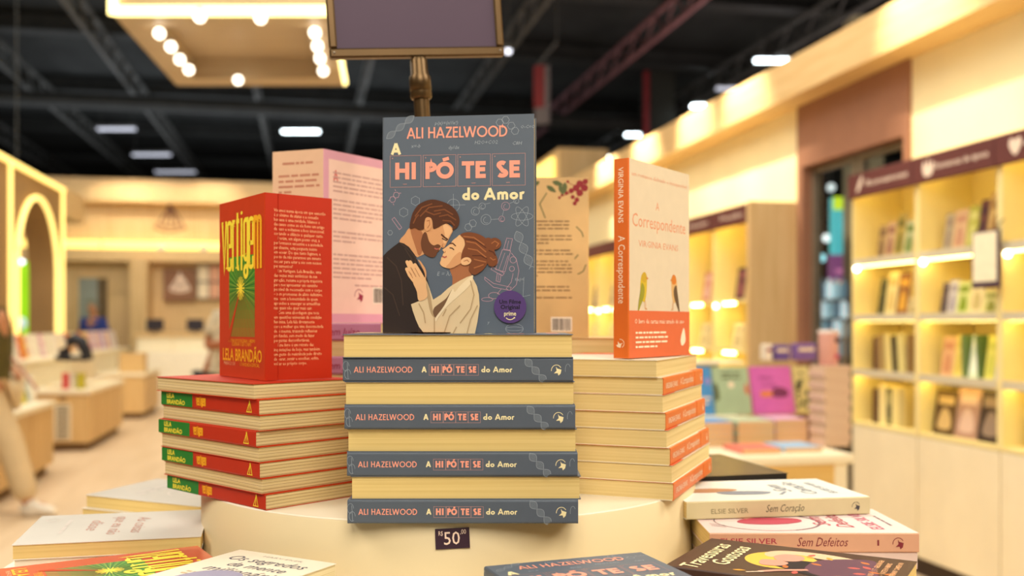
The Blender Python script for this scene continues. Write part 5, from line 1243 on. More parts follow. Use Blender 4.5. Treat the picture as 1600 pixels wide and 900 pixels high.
# glossy white book, left
def d_l2(b_, w_, h, t):
    M = MF(w_, h, t); rb = ink('rust_script_print', (176, 130, 116)); gr = ink('pale_grey_print', (190, 180, 172))
    b_.text(M, 'As coisas', .03, .118, .022, rb, 2, shear=.3, width=.08); b_.text(M, 'que eu não', .024, .092, .022, rb, 2, shear=.3, width=.09); b_.text(M, 'disse', .04, .066, .022, rb, 2, shear=.3, width=.05)
    b_.bars(M, .03, .1, .045, .035, 1, gr, 2); b_.line(M, arc(.03, .02, .008, .008, 0, 360, 12), .0012, gr, 2)
LF = Vector((-.553, 1.087)); y_ = Vector((.974, .226)); x_ = Vector((y_.y, -y_.x)); c = LF + y_ * .101 + Vector((-.226, .974)) * .072; zt2 = 1.35 - .245
inst(generic(.142, .2, .017, c_gls, c_gls, None, d_l2, P_YEL), 'lying_book', 'glossy white book with faint rust script, left of the pedestal', lying(c.x, c.y, zt2 - .017 + .0028, ANG(x_)) @ Matrix.Rotation(math.radians(2.2), 4, 'Y'))
under(c.x, c.y, ANG(x_), .136, .196, T0, zt2 - .0172, 2, '%s of two books beneath the glossy white rust script book', (236, 226, 206))
# white books at the back left
DL = Vector((.904, -.427)).normalized(); bk = Vector((.427, .904)); LF = Vector((-.621, 1.436)); c = LF + DL * .108 + bk * .07; x_ = -bk
def d_l1(b_, w_, h, t):
    M = MF(w_, h, t); gr = ink('pale_grey_print', (190, 180, 172)); b_.line(M, arc(.07, .14, .03, .04, 20, 340, 18), .0015, gr, 2); b_.bars(M, .03, .11, .08, .05, 2, gr, 2)
D1 = generic(.14, .216, .0185, c_gls, c_gls, None, d_l1, P_YEL); zt1 = 1.35 - .25
inst(D1, 'lying_book', 'white book at the back left, upper of two by the floor side', lying(c.x, c.y, zt1 - .0185 + .002, ANG(x_)) @ Matrix.Rotation(math.radians(1.6), 4, 'Y'))
inst(generic(.14, .22, zt1 - .0187 - T0, c_mw, c_mw, None, None, P_YEL), 'lying_book', 'cream edged thicker book beneath the back left white book', lying(c.x - .003, c.y - .002, T0, ANG(x_) + .02))
# red burst book lying front left
Bp = Vector((-.357, 1.118)); y_ = Vector((.85, .527)).normalized(); x_ = Vector((y_.y, -y_.x)); c = Bp + x_ * VW / 2 - y_ * VH / 2; zt_ = 1.35 - .252
c_red_glare = mat('red_cover_with_glare', (226, 110, 74), .22, .03, 20, .5, 0, .4)  # red cover with its glare mixed into a lighter base colour
b_ = cover_shell(VW, VH, VT, c_red_glare, c_red2, c_red2); vert_front(b_); vert_spine(b_)
inst([('cover', b_.mesh('cover')), VERT[1]], 'lying_book', 'glare-lightened red book with green burst lying front left, partly covered', lying(c.x, c.y, zt_ - VT, ANG(x_)))
under(c.x, c.y, ANG(x_), .136, .2, T0, zt_ - VT - .0002, 1, '%s book beneath the lying red burst book', (214, 90, 50))
# white book with script title, nearest left
def d_seg(b_, w_, h, t):
    M = MF(w_, h, t); g = ink('slate_script', (84, 84, 100)); lb = ink('lilac_figure_print', (150, 146, 170))
    b_.text(M, 'HARV EKER', w_ * .55, h - .014, .007, ink('pale_grey_print', (190, 180, 172)), 2, 'c', res=1, width=.05)
    b_.text(M, 'Os segredos', w_ * .52, h - .036, .022, g, 2, 'c', shear=.25, width=.096); b_.text(M, 'da mente', w_ * .56, h - .056, .02, g, 2, 'c', shear=.25, width=.07); b_.text(M, 'milionária', w_ * .56, h - .077, .022, g, 2, 'c', shear=.25, width=.09)
    b_.bars(M, .02, w_ - .02, h - .086, h - .1, 2, ink('tan_small_print', (196, 170, 130)), 2); b_.poly(M, smooth([(.03, .03), (.03, .09), (.06, .11), (.09, .09), (.1, .03)]), lb, 2)
K = Vector((-.283, 1.022)); x_ = Vector((.88, -.475)).normalized(); y_ = Vector((-x_.y, x_.x)); c = K + x_ * .0635 - y_ * .09; zt_ = 1.35 - .2345
inst(generic(.127, .18, .0170, c_mw, c_mw, None, d_seg, P_WHT), 'lying_book', 'white book with dark script title, lying nearest front left', lying(c.x, c.y, zt_ - .0170, ANG(x_)))
under(-.291, .918, ANG(Vector((.527, -.85))), .115, .14, T0, zt_ - .0172, 2, '%s of two small books beneath the nearest white script book', (230, 220, 200))
# ================================================================== LOW DISPLAY ISLANDS ON THE LEFT
IV = -3.30; IW = 1.05
m_isl = wood('island_oak', (222, 186, 128), (206, 168, 110), 'z', 3)
def island(u0, u1, lab, vent=None, hh=.65):
    o = tag(empty('display_island', RM(IV, u0)), lab, 'display island', 'low wooden display islands'); L = u1 - u0
    mb = MB(); mb.box((0, 0, .09), (IW, L, hh - .05), m_isl)
    for i in range(1, int(L / .45)): mb.box((IW - .001, i * .45, .09), (IW + .003, i * .45 + .006, hh - .05), wood('oak_joint', (186, 142, 84), (176, 132, 76), 'z'))
    obj('base', mb, o)
    mb = MB(); mb.box((.05, .05, 0), (IW - .05, L - .05, .09), mat('brown_plinth', (120, 92, 60), .7)); obj('plinth', mb, o)  # recessed plinth in a darker brown
    mb = MB(); mb.bbox((-.01, -.02, hh - .05), (IW + .02, L + .02, hh), m_white, .006); obj('tabletop', mb, o)
    mb = MB(); mb.box((.0, .02, hh), (.42, L - .02, .93), m_white); mb.bbox((-.02, 0, .93), (.45, L, .95), m_white, .005); obj('riser', mb, o)
    mb = MB(); mb.box((.0, .02, .95), (.03, L - .02, 1.22), m_white); obj('back_panel', mb, o)
    if vent:
        mb = MB(); a, b_ = vent; mb.box((a, -.012, .12), (b_, 0, .5), m_white)
        for i in range(9): mb.box((a + .02, -.016, .14 + i * .04), (b_ - .02, -.011, .158 + i * .04), mat('vent_slot', (84, 66, 46), .7))
        obj('vent_grille', mb, o)
        mb = MB(); mb.box((a + .05, -.006, .54), (b_ - .05, 0, .58), mat('brown_plate', (150, 116, 80), .6)); obj('maker_plate', mb, o)
    return o
va = on_u(85, 670, 11.1)[0] - IV; vb = on_u(111, 670, 11.1)[0] - IV
island(7.95, 9.58, 'low wooden book island nearest, beside the man in green')
island(11.1, 13.0, 'low wooden book island with a white vent grille, middle of three', (va, vb))
island(14.65, 16.1, 'low wooden book island farthest back, before the cash counter')
FACER = Matrix(((0, 0, 1, 0), (1, 0, 0, 0), (0, 1, 0, 0), (0, 0, 0, 1)))
def isl_book(v, u, z, wd, h, c, c2, lab, group, lean=.2, t=.02, a=0.0):
    k = ('isl', wd, h, c, c2, t)
    if k not in _SB:
        m = ink('cloth_%d_%d_%d' % c, c); mb = MB()
        mb.box((0, 0, 0), (.002, wd, h), m); mb.box((t - .002, 0, 0), (t, wd, h), m); mb.box((.002, 0, 0), (t - .002, .002, h), m)
        mb.box((.002, .002, .002), (t - .002, wd - .002, h - .002), mat('shelf_page_edge', (236, 218, 170), .8, .06, 60))
        if c2:
            M = Matrix.Translation((t, 0, 0)) @ FACER; i2 = ink('cloth_%d_%d_%d' % c2, c2)
            mb.rect(M, wd * .12, h * .66, wd * .88, h * .84, i2, 8); mb.poly(M, smooth([(wd * .2, h * .12), (wd * .3, h * .45), (wd * .5, h * .55), (wd * .75, h * .4), (wd * .8, h * .12)]), i2, 8)
        _SB[k] = mb.mesh('island_book')
    o = obj('display_book', _SB[k]); o.matrix_world = RM(v, u, z + .001, a) @ Matrix.Rotation(-lean, 4, 'Y'); tag(o, lab, 'book', group)
WH = (238, 228, 206)
random.seed(21)
def riser(u0, u1, lab):
    o = tag(empty('display_riser', RM(IV, u0)), lab, 'display shelf', 'white display risers along the arch wall'); L = u1 - u0
    mb = MB(); mb.box((0, 0, 0), (.42, L, .93), m_white); obj('base', mb, o)
    mb = MB(); mb.bbox((-.02, 0, .93), (.45, L, .95), m_white, .005); obj('shelf', mb, o)
    mb = MB(); mb.box((.0, .02, .95), (.03, L - .02, 1.22), m_white); obj('back_panel', mb, o)
riser(13.06, 14.58, 'white display riser between the vented island and the farthest one')
riser(16.16, 17.45, 'white display riser beyond the farthest island, towards the cash counter')
rowB = [('white', WH, (210, 196, 176)), ('white', WH, None), ('white', WH, (200, 190, 176)), ('red', (206, 50, 60), (230, 150, 60)), ('yellow', (236, 196, 90), (206, 90, 60)), ('white', WH, (226, 200, 186)), ('white', WH, None), ('white', WH, (220, 206, 190)), ('rose', (206, 130, 160), (240, 220, 220)), ('white', WH, None)]
for i, (nm, c, c2) in enumerate(rowB):
    isl_book(IV + .2, 11.14 + i * .183, .95, .17, .27, c, c2, '%s face-out book on the vented island riser, %s from its near end' % (nm, ORD[i]), 'face-out books on the vented island')
rowC = [('white', WH, None), ('white', WH, (226, 206, 196)), ('cream', (236, 222, 190), None), ('white', WH, (230, 210, 190)), ('orange', (220, 90, 36), (240, 170, 90)), ('tan', (226, 190, 130), (200, 150, 90)), ('white', WH, (206, 150, 130))]
for i, (nm, c, c2) in enumerate(rowC):
    isl_book(IV + .2, 13.1 + i * .2, .95, .18, .27, c, c2, '%s face-out book on the riser between two islands, %s from its near end' % (nm, ORD[i]), 'face-out books between the islands')
rowD = [('orange', (222, 110, 50), (240, 200, 130)), ('yellow', (238, 200, 120), (226, 150, 90)), ('cream', (238, 220, 170), (230, 170, 120)), ('pink', (236, 196, 190), (210, 130, 140)), ('lilac', (220, 204, 222), (180, 150, 200)), ('white', WH, (226, 170, 170)), ('pink', (230, 190, 196), (200, 120, 150))]
for i, (nm, c, c2) in enumerate(rowD):
    isl_book(IV + .2, 14.7 + i * .195, .95, .18, .28, c, c2, '%s face-out book on the farthest island riser, %s from its near end' % (nm, ORD[i]), 'face-out books on the farthest island')
rowE = [('lilac', (214, 196, 224), (170, 140, 190)), ('white', WH, (220, 160, 160)), ('pink', (236, 200, 200), (210, 130, 140)), ('white', WH, None), ('lilac', (216, 200, 226), None), ('white', WH, None)]
for i, (nm, c, c2) in enumerate(rowE):
    isl_book(IV + .2, 16.2 + i * .2, .95, .18, .28, c, c2, '%s face-out book on the riser nearest the cash counter, %s from its near end' % (nm, ORD[i]), 'face-out books near the counter')
rowF = [((226, 140, 60), (240, 200, 120)), ((120, 100, 140), (230, 220, 220)), (WH, (200, 190, 180)), ((236, 232, 214), None), ((222, 206, 60), (160, 150, 40)), ((200, 206, 196), (110, 116, 116)), (WH, None)]
for i, (c, c2) in enumerate(rowF):
    isl_book(IV + .8, 8.55 + i * .155, .65, .13, .24, c, c2, '%s book propped on the table of the nearest island, %s from its near end' % (('orange', 'purple', 'white', 'white', 'yellow', 'grey', 'white')[i], ORD[i]), 'propped books on the nearest island', .3, .02, -.9)
def spine_up(v, u, z, t, h, c, lab, group):
    o = obj('display_book', shelf_book(t, h, .15, c, 'spine', None)); o.matrix_world = RM(v, u, z + .001, math.radians(90)); tag(o, lab, 'book', group)
for px, c, nm, t in ((104, (206, 70, 70), 'red', .09), (122, (190, 176, 40), 'olive yellow', .09), (114, WH, 'white', .08)):
    v_, z_ = on_u(px, 600, 11.2); spine_up(v_, 11.2, .65, t, .17, c, 'upright %s book at the near end of the vented island' % nm, 'upright books on the vented island')
P = generic(.16, .23, .03, ink('cloth_238_228_206', WH), ink('cloth_238_228_206', WH), None, None, P_WHT)
for i in range(4):
    for j, (dv, nm) in enumerate(((.62, 'wall side'), (.86, 'aisle side'))):
        o = tag(empty('lying_book', RM(IV + dv, 11.55 + i * .38, .651, .06 * (i - 1))), 'white book lying flat on the vented island, %s row, %s from the near end' % (nm, ORD[i]), 'book', 'flat white books on the vented island')
        for n_, me in P: obj(n_, me, o)
for i in range(3):
    o = tag(empty('lying_book', RM(IV + .78, 14.95 + i * .4, .651, .05)), 'white book lying flat on the farthest island, %s from the near end' % ORD[i], 'book', 'flat white books on the farthest island')
    for n_, me in P: obj(n_, me, o)
v_, z_ = on_u(205, 583, 14.75); o = tag(empty('cardboard_box', RM(v_ - .16, 14.75, .651)), 'plain tan box standing on the near end of the farthest island', 'box')
mb = MB(); mb.bbox((0, 0, 0), (.33, .3, .27), mat('tan_carton', (214, 178, 120), .7), .006); obj('body', mb, o)
mb = MB(); mb.box((-.003, -.003, .27), (.333, .15, .274), mat('tan_carton', (214, 178, 120), .7)); mb.box((-.003, .152, .27), (.333, .303, .274), mat('tan_carton', (214, 178, 120), .7)); obj('lid_flap', mb, o)
# black handbag on the vented island
v_, z_ = on_u(126, 566, 11.6); o = tag(empty('handbag', RM(IV + .62, 10.2, .651) if False else RM(v_, 11.35, .95)), 'black arched bag on the island between the white face-out books', 'bag')
m_bag = mat('black_bag_leather', (34, 34, 40), .5, .15, 12)
mb = MB(); mb.tube([(-.12, 0, .0), (-.105, 0, .1), (-.06, 0, .2), (0, 0, .235), (.06, 0, .2), (.105, 0, .1), (.13, 0, .0)], [.06, .065, .065, .065, .065, .06, .055], m_bag, 12); obj('arched_body', mb, o)
mb = MB(); mb.bbox((-.2, -.05, 0), (.14, .05, .05), m_bag, .012); obj('base', mb, o)
# lime kiosk behind the arch
c = at(35, 470, 15.5); o = tag(empty('lime_kiosk', Matrix.Translation((c.x, c.y, 0))), 'glowing lime green rounded panel seen through the lit arch', 'display panel')
mb = MB(); W_ = .2; zt_ = CAM_H + (505 - 407) * 15.5 / FPX
mb.prism([(-W_, 0), (W_, 0), (W_, zt_ - W_)] + arc(0, zt_ - W_, W_, W_, 0, 180, 14) + [(-W_, zt_ - W_)], 1, 0, .12, emit('lime_backlit_panel', (150, 214, 20), .75)); obj('light_panel', mb, o)
mb = MB(); mb.box((-.26, -.02, 0), (-.2, .14, zt_ - .1), m_dark); obj('side_post', mb, o)
c = at(26, 409, 15.0); o = tag(empty('hanging_lamp', Matrix.Translation(c)), 'white lamp glowing above the lime panel inside the arch', 'lamp')
mb = MB(); mb.ball((0, 0, 0), .07, emit('arch_lamp', (235, 240, 255), 3), 14, 8, (1.8, 1, .7)); obj('bulb', mb, o); mb = MB(); mb.tube([(0, 0, .04), (0, 0, 7.2 - c.z)], .008, m_beam, 6); obj('cable', mb, o)
for px, py, lab in ((17, 470, 'pale round lamp low inside the arch, left of the lime panel'), (31, 505, 'pale round lamp at the foot of the lime panel inside the arch')):
    o = tag(empty('round_lamp', Matrix.Translation(at(px, py, 15.0))), lab, 'lamp'); mb = MB(); mb.ball((0, 0, 0), .1, emit('pale_blue_lamp', (190, 214, 214), .8), 14, 8); obj('bulb', mb, o)
    mb = MB(); mb.tube([(0, .02, -.08), (0, .02, -at(px, py, 15.0).z)], .012, m_beam, 6); obj('stem', mb, o)

# ================================================================== DISPLAY TABLE ON THE RIGHT
T_ = tag(empty('display_table', RM(1.47, 3.78)), 'pale display table with a raised book rail in front of the far bookcases', 'table')
m_isy = wood('yellow_oak', (226, 190, 116), (212, 172, 96), 'x', 3)
mb = MB(); mb.bbox((-.02, -.02, .76), (.78, .86, .80), m_white, .006); obj('tabletop', mb, T_)
mb = MB(); mb.box((0, 0, .1), (.7, .84, .76), m_isy); obj('base', mb, T_)
mb = MB(); mb.box((.7, 0.0, .1), (.76, .84, .76), m_white); obj('side_panel', mb, T_)
mb = MB(); mb.box((.04, .04, 0), (.7, .8, .1), m_dark); obj('plinth', mb, T_)
mb = MB(); mb.box((-.0, .66, .80), (.52, .84, .89), m_isy); mb.bbox((-.02, .60, .89), (.54, .84, .91), m_white, .004); mb.box((0, .78, .91), (.52, .84, 1.15), m_white); mb.bbox((-.02, .70, 1.15), (.62, .88, 1.165), m_white, .004); obj('book_rail', mb, T_)
def rail_book(px0, px1, c, c2, lab, deco=None, top=567, bot=648, u=4.41):
    v0 = on_u(px0, bot, u)[0]; v1 = on_u(px1, bot, u)[0]; z0 = .91
    w_ = v1 - v0; h = .235; m = mat('rail_cover_%d_%d_%d' % c, c, .4, .05, 20)
    mb = MB(); mb.box((0, 0, 0), (w_, .002, h), m); mb.box((0, .018, 0), (w_, .02, h), m); mb.box((0, .002, 0), (.003, .018, h), m)
    M = Mx
    if deco: deco(mb, M, w_, h)
    pg = MB(); pg.box((.003, .002, .002), (w_ - .002, .018, h - .002), P_WHT)
    o = tag(empty('display_book', RM(v0, u, z0 + .001) @ Matrix.Rotation(math.radians(-14), 4, 'X')), lab, 'book', 'face-out books on the rail'); obj('cover', mb, o); obj('page_block', pg, o)
def dk_pink(mb, M, w_, h):
    d = ink('plum_print', (120, 50, 90)); o_ = ink('orange_print', (222, 130, 70))
    mb.text(M, 'Amor', w_ * .2, h * .72, .03, d, 8, shear=.2); mb.text(M, 'em jogo', w_ * .25, h * .58, .024, d, 8, shear=.2); mb.rect(M, w_ * .2, h * .36, w_ * .6, h * .48, o_, 8)
    mb.poly(M, smooth([(w_ * .5, h * .36), (w_ * .52, h * .52), (w_ * .66, h * .56), (w_ * .86, h * .5), (w_ * .84, h * .36)]), d, 9)
def dk_green(mb, M, w_, h):
    d = ink('dark_moss_print', (90, 96, 66)); mb.poly(M, smooth([(w_ * .02, h * .3), (w_ * .02, h * .65), (w_ * .12, h * .6), (w_ * .14, h * .35)]), d, 8); mb.disc(M, w_ * .5, h * .62, w_ * .08, i_wht, 8); mb.poly(M, smooth([(w_ * .86, h * .5), (w_ * .92, h * .66), (w_ * .98, h * .5), (w_ * .95, h * .4)]), ink('coral_print', (206, 106, 80)), 8)
    mb.bars(M, w_ * .25, w_ * .8, h * .9, h * .72, 2, d, 8)
def dk_flor(mb, M, w_, h):
    r = random.Random(9)
    for i in range(16): mb.poly(M, smooth([(a + w_ * .02, b_) for a, b_ in [(lambda x, y: (x, y))(r.uniform(.1, .8) * w_ + dx * .012, 0) for dx in (0,)]] * 0 + [(lambda x, y, s: [(x, y), (x + s, y + s * .6), (x + s * .3, y + s * 1.4), (x - s * .4, y + s * .7)])(r.uniform(.1, .85) * w_, r.uniform(.05, .9) * h, r.uniform(.008, .02))][0]), (ink('dark_moss_print', (90, 96, 66)), ink('black_green_print', (54, 56, 44)))[i % 2], 8)
def dk_blue(mb, M, w_, h): mb.disc(M, w_ * .75, h * .7, w_ * .2, ink('lilac_print', (150, 140, 200)), 8); mb.bars(M, w_ * .15, w_ * .9, h * .4, h * .2, 2, i_wht, 8)
rail_book(1092, 1117, (72, 142, 200), None, 'blue book on the rail, half hidden by the orange spine stack', dk_blue)
rail_book(1119, 1175, (166, 186, 150), None, 'sage green book on the rail, between the blue and the magenta one', dk_green)
rail_book(1179, 1243, (206, 100, 178), None, 'magenta pink book standing on the rail of the right table', dk_pink)
rail_book(1246, 1272, (206, 190, 130), None, 'cream book with dark floral print at the end of the rail', dk_flor)
def small_box(px0, px1, py0, py1, u, c, nm, lab, cat, z=1.166):
    v0 = on_u(px0, 505, u)[0]; v1 = on_u(px1, 505, u)[0]; h = on_u(px0, py0, u)[1] - z
    o = tag(empty(nm, RM(v0, u, z)), lab, cat); m = mat('box_%d_%d_%d' % c, c, .5, .05, 15)
    mb = MB(); mb.bbox((0, 0, 0), (v1 - v0, .06, h), m, .003); mb.rect(Mx, (v1 - v0) * .12, h * .55, (v1 - v0) * .88, h * .75, i_wht if sum(c) < 450 else i_mar, 6); obj('body', mb, o)
small_box(1196, 1207, 538, 560, 4.5, (236, 224, 206), 'small_card', 'small white card standing on top of the rail', 'card')
small_box(1211, 1234, 539, 561, 4.5, (100, 76, 150), 'gift_box', 'small violet box on top of the rail, left of the wider purple one', 'box')
small_box(1244, 1276, 537, 566, 4.5, (126, 92, 160), 'gift_box', 'wider purple box on top of the rail, beside the pink container', 'box')
# tall stack with the pink container
ta = on_u(1289, 700, 4.0)[0]; tb_ = on_u(1329, 700, 4.0)[0]; hz = on_u(1290, 572, 4.0)[1]
nB = 14; tt = (hz - .8005) / nB
Pk = generic(tb_ - ta, .14, tt, ink('rose_cloth', (216, 180, 160)), ink('rose_cloth', (216, 180, 160)), None, None, pages('rose_page_edge', (222, 196, 168), (206, 172, 146), 300, .3))
for i in range(nB):
    o = tag(empty('lying_book', RM((ta + tb_) / 2 + (.003 if i % 2 else -.003), 4.0 + .07, .8005 + tt * i, math.pi if i % 2 else 0)), 'rose edged book in the tall stack by the bookcase, %s from the bottom' % ORD[i], 'book', 'books in the tall rose stack')
    for n_, me in Pk: obj(n_, me, o)
pc = on_u(1300, 572, 4.06); o = tag(empty('pink_tumbler', RM(pc[0], 4.09, hz + .001)), 'pink patterned container on top of the tall rose stack', 'container')
hh_ = on_u(1300, 517, 4.09)[1] - hz
mb = MB(); mb.lathe([(.038, 0), (.042, .004), (.046, hh_ - .014), (.046, hh_ - .012)], mat('pink_tin', (224, 168, 156), .4, .04, 20), 28)
for a, b_, m in ((.03, .05, ink('rose_mark', (206, 90, 110))), (.1, .125, ink('brown_mark', (110, 76, 70)))): mb.box((.006, -.0475, a), (.026, -.043, b_), m)
obj('body', mb, o)
mb = MB(); mb.lathe([(.047, hh_ - .012), (.047, hh_), (.04, hh_ + .003)], mat('pale_lid', (226, 206, 196), .4), 28); obj('lid', mb, o)
# low stacks at the table front
for k_, (px0, px1, u_, col, nm, n_, t) in enumerate(((1092, 1146, 4.1, (90, 150, 206), 'blue', 5, .022), (1153, 1210, 4.1, (176, 190, 160), 'pale green', 5, .022), (1212, 1262, 4.15, (206, 160, 190), 'lilac', 5, .022), (1160, 1222, 3.84, (222, 120, 104), 'coral', 1, .02), (1226, 1286, 3.86, (150, 184, 214), 'light blue', 1, .02))):
    a = on_u(px0, 700, u_)[0]; b_ = on_u(px1, 700, u_)[0]
    Pq = generic(b_ - a - .002, .2, t, ink('low_%d_%d_%d' % col, col), ink('low_%d_%d_%d' % col, col), None, None, pages('peach_page_edge', (230, 190, 140), (216, 172, 120), 300, .3))
    for i in range(n_):
        o = tag(empty('lying_book', RM((a + b_) / 2, u_ + .1, .8005 + t * i, math.pi if i % 2 else 0)), '%s covered book in a low stack on the right table, %s from the bottom' % (nm, ORD[i]) if n_ > 1 else '%s book lying alone at the front edge of the right table' % nm, 'book', '%s books on the right table' % nm)
        for nn_, me in Pq: obj(nn_, me, o)

# ================================================================== PEOPLE
def skin_mesh(name, joints, edges, m, parent, root, sub=2):
    me = bpy.data.meshes.new(name); names = list(joints); ix = {k: i for i, k in enumerate(names)}
    me.from_pydata([joints[k][0] for k in names], [(ix[a], ix[b_]) for a, b_ in edges], [])
    o = bpy.data.objects.new(name, me); COL.objects.link(o)
    md = o.modifiers.new('Skin', 'SKIN'); md.use_smooth_shade = True
    sv = me.skin_vertices[0].data
    for k in names:
        r = joints[k][1]; sv[ix[k]].radius = r if isinstance(r, tuple) else (r, r); sv[ix[k]].use_root = (k == root)
    sd = o.modifiers.new('Sub', 'SUBSURF'); sd.levels = sub; sd.render_levels = sub
    dg = bpy.context.evaluated_depsgraph_get(); dg.update()
    nm = bpy.data.meshes.new_from_object(o.evaluated_get(dg)); bpy.data.objects.remove(o)
    nm.materials.clear(); nm.materials.append(m)
    for p in nm.polygons: p.use_smooth = True
    nm.name = name
    return obj(name, nm, parent)
m_skin = mat('skin_tone', (196, 136, 100), .55, .05, 20); m_skinb = mat('skin_tone_brown', (170, 104, 66), .55, .05, 20)
def person(label, M, k, J, shirt, pants, shoe, hair, sk, sleeves=.55):
    """J: joint positions (x right of the figure, y the way it faces, z up)"""
    root = tag(empty('person', M), label, 'person')
    R = dict(pelvis=(.15, .115), waist=(.135, .1), chest=(.165, .115), neckb=.062, neck=.056, jaw=.07, head=(.08, .095), crown=(.06, .075))
    j = {n: (J[n], R[n]) for n in R}
    E = [('pelvis', 'waist'), ('waist', 'chest'), ('chest', 'neckb'), ('neckb', 'neck'), ('neck', 'jaw'), ('jaw', 'head'), ('head', 'crown')]
    j['nose'] = (tuple(Vector(J['jaw']) * .5 + Vector(J['head']) * .5 + Vector((0, .105, -.005))), .012); E.append(('head', 'nose'))
    for s in ('l', 'r'):
        for n, r in (('sh', .062), ('el', .044), ('wr', .03), ('hip', .095), ('kn', .062), ('an', .042)): j[n + s] = (J[n + s], r)
        hand = Vector(J['wr' + s]); fore = (hand - Vector(J['el' + s])).normalized(); side = Vector((1, 0, 0)) if abs(fore.x) < .8 else Vector((0, 0, 1))
        side = (side - fore * side.dot(fore)).normalized(); down = fore.cross(side)
        palm = hand + fore * .055; j['palm' + s] = (tuple(palm), (.036, .02)); E += [('wr' + s, 'palm' + s)]
        for q, (o_, L) in enumerate(((-.026, .062), (-.009, .072), (.009, .068), (.026, .054))):
            a = palm + fore * .03 + side * o_; b_ = a + fore * L * .5 + down * .012; c_ = b_ + fore * L * .35 + down * .03
            j['f%d%s' % (q, s)] = (tuple(a), .009); j['g%d%s' % (q, s)] = (tuple(b_), .0085); j['h%d%s' % (q, s)] = (tuple(c_), .007); E += [('palm' + s, 'f%d%s' % (q, s)), ('f%d%s' % (q, s), 'g%d%s' % (q, s)), ('g%d%s' % (q, s), 'h%d%s' % (q, s))]
        a = hand + fore * .03 + side * -.036; j['t1' + s] = (tuple(a), .011); j['t2' + s] = (tuple(a + fore * .035 + side * -.012 + down * .015), .009); E += [('wr' + s, 't1' + s), ('t1' + s, 't2' + s)]
        toe = Vector(J['an' + s]) + Vector(J.get('toe' + s, (0, .14, -.05))); j['toe' + s] = (tuple(toe), (.04, .025))
        E += [('chest', 'sh' + s), ('sh' + s, 'el' + s), ('el' + s, 'wr' + s), ('pelvis', 'hip' + s), ('hip' + s, 'kn' + s), ('kn' + s, 'an' + s), ('an' + s, 'toe' + s)]
    skin_mesh('body', j, E, sk, root, 'pelvis')
    g = {n: (J[n], tuple(x + .026 for x in R[n])) for n in ('waist', 'chest')}
    g['hem'] = (tuple(Vector(J['pelvis']) + Vector((0, 0, -.01))), (.185, .15)); g['neckb'] = (tuple(Vector(J['neckb']) + Vector((0, 0, -.02))), .074); Eg = [('hem', 'waist'), ('waist', 'chest'), ('chest', 'neckb')]
    for s in ('l', 'r'):
        g['sh' + s] = (J['sh' + s], .084); g['sl' + s] = (tuple(Vector(J['sh' + s]).lerp(Vector(J['el' + s]), sleeves)), .074); g['sm' + s] = (tuple(Vector(J['sh' + s]).lerp(Vector(J['el' + s]), sleeves * 1.45 if sleeves < .9 else 1)), .07); Eg += [('chest', 'sh' + s), ('sh' + s, 'sl' + s), ('sl' + s, 'sm' + s)]
    skin_mesh('shirt', g, Eg, shirt, root, 'waist')
    p = {'pelvis': (J['pelvis'], (.175, .14))}; Ep = []
    for s in ('l', 'r'):
        p['hip' + s] = (J['hip' + s], .118); p['kn' + s] = (J['kn' + s], .1); p['an' + s] = (tuple(Vector(J['an' + s]) + Vector((0, 0, .02))), .09); Ep += [('pelvis', 'hip' + s), ('hip' + s, 'kn' + s), ('kn' + s, 'an' + s)]
    skin_mesh('trousers', p, Ep, pants, root, 'pelvis')
    for s in ('l', 'r'):
        an = Vector(J['an' + s]); d = Vector(J.get('toe' + s, (0, .14, -.05))); h_ = an + Vector((0, -.05, -.055)); h_.z = max(h_.z, .045)
        t_ = an + d; skin_mesh('shoe', {'heel': (tuple(h_), .045), 'mid': (tuple((h_ + t_) / 2 + Vector((0, 0, .012))), .048), 'ball': (tuple(t_), (.048, .038)), 'tip': (tuple(t_ + d.normalized() * .06), (.035, .025)), 'top': (tuple(an), .05)}, [('heel', 'mid'), ('mid', 'ball'), ('ball', 'tip'), ('mid', 'top')], shoe, root, 'mid')
    hd = Vector(J['head']); cr = Vector(J['crown'])
    skin_mesh('hair', {'a': (tuple(hd + Vector((0, -.035, .0))), (.085, .075)), 'b': (tuple(cr + Vector((0, -.012, .012))), (.075, .085)), 'c': (tuple(cr + Vector((0, .05, -.01))), .04)}, [('a', 'b'), ('b', 'c')], hair, root, 'b')
    return root
base = dict(pelvis=(0, 0, .94), waist=(0, 0, 1.1), chest=(0, 0, 1.3), neckb=(0, -.01, 1.44), neck=(0, 0, 1.5), jaw=(0, .02, 1.555), head=(0, .01, 1.63), crown=(0, 0, 1.69),
            shl=(-.185, 0, 1.39), ell=(-.235, -.03, 1.1), wrl=(-.23, .05, .86), shr=(.185, 0, 1.39), elr=(.235, -.03, 1.1), wrr=(.23, .05, .86),
            hipl=(-.09, 0, .88), knl=(-.1, .02, .48), anl=(-.1, 0, .09), hipr=(.09, 0, .88), knr=(.1, .02, .48), anr=(.1, 0, .09))
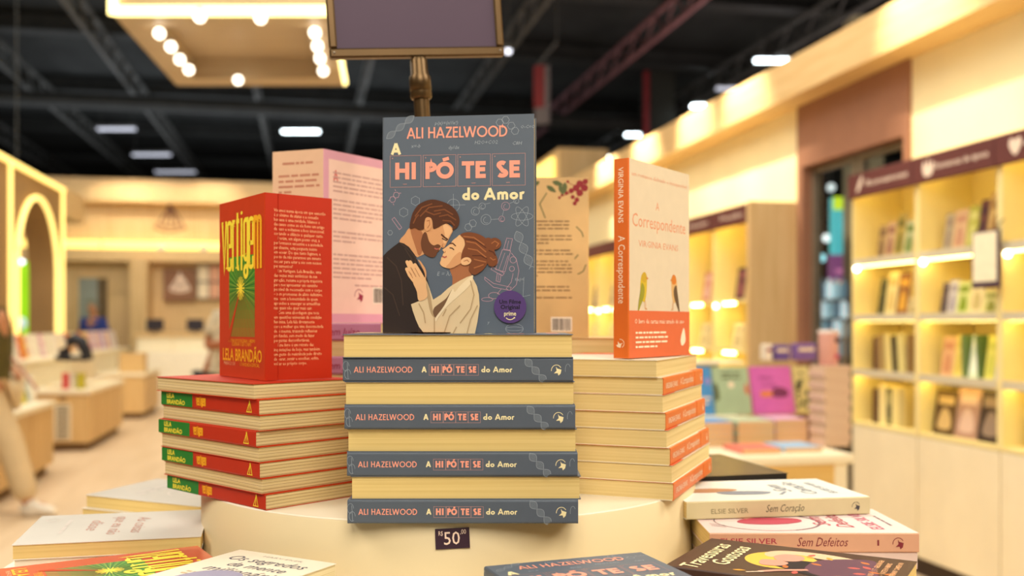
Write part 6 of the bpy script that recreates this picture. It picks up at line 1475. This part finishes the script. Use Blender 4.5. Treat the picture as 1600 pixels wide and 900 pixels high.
# man walking in from the left edge, facing right
Jm = dict(base); Jm.update(neck=(0, -.05, 1.5), jaw=(0, -.06, 1.555), head=(0, -.07, 1.63), crown=(0, -.08, 1.69), elr=(.23, -.14, 1.12), wrr=(.2, .03, 1.0), ell=(-.23, -.12, 1.12), wrl=(-.16, .05, 1.04), knr=(.1, .16, .5), anr=(.1, .27, .09), knl=(-.1, .0, .47), anl=(-.1, -.22, .14))
pm = at(-14, 805, 6.93)
person('person in olive shirt and beige trousers walking in at the left edge', Matrix.Translation((pm.x, pm.y, 0)) @ Matrix.Rotation(math.radians(-80), 4, 'Z'), 1, Jm, mat('olive_shirt', (86, 76, 30), .8, .1, 8), mat('beige_trousers', (214, 190, 150), .8, .06, 8), mat('white_sneaker', (232, 222, 206), .5), mat('dark_hair', (40, 28, 22), .6), m_skin)
ph = RW(0, 0)
o = tag(empty('leaflet', Matrix.Translation(at(42, 588, 6.9)) @ Matrix.Rotation(.9, 4, 'Y')), 'rolled pinkish leaflet held out by the person in olive shirt', 'leaflet')
mb = MB(); mb.tube([(-.17, 0, 0), (.12, 0, 0)], .011, mat('pink_paper', (190, 140, 120), .6), 12); obj('roll', mb, o)
# reader half hidden behind the red novel
Jr = dict(base); Jr.update(pelvis=(.16, 0, .94), waist=(.12, 0, 1.1), chest=(.05, 0, 1.3), hipl=(.07, 0, .88), knl=(.06, .02, .48), anl=(.06, 0, .09), hipr=(.25, 0, .88), knr=(.26, .02, .48), anr=(.26, 0, .09), ell=(-.27, .05, 1.17), wrl=(-.04, .22, 1.22), elr=(.25, .05, 1.16), wrr=(.06, .24, 1.2), head=(0, .03, 1.62))
pm = at(376, 600, 8.0)
pr = person('person in a pale printed top reading behind the upright red novel', Matrix.Translation((pm.x, pm.y, 0)) @ Matrix.Rotation(math.radians(12), 4, 'Z') @ Matrix.Rotation(math.pi, 4, 'Z'), 1, Jr, mat('pale_print_top', (206, 190, 160), .8, .35, 14), mat('black_trousers', (32, 26, 24), .8, .1, 8), mat('dark_shoe', (40, 34, 32), .5), mat('dark_hair', (40, 28, 22), .6), m_skinb, .5)
# person in blue by the back door
pm = at(146, 600, 17.1)
person('distant person in a blue top before the grey back door', Matrix.Translation((pm.x, pm.y, 0)) @ Matrix.Rotation(math.radians(170), 4, 'Z'), 1, dict(base), mat('blue_top', (44, 62, 140), .8, .08, 8), mat('grey_trousers', (70, 70, 80), .8, .08, 8), mat('dark_shoe', (40, 34, 32), .5), mat('grey_hair', (160, 160, 150), .6), m_skin, .9)
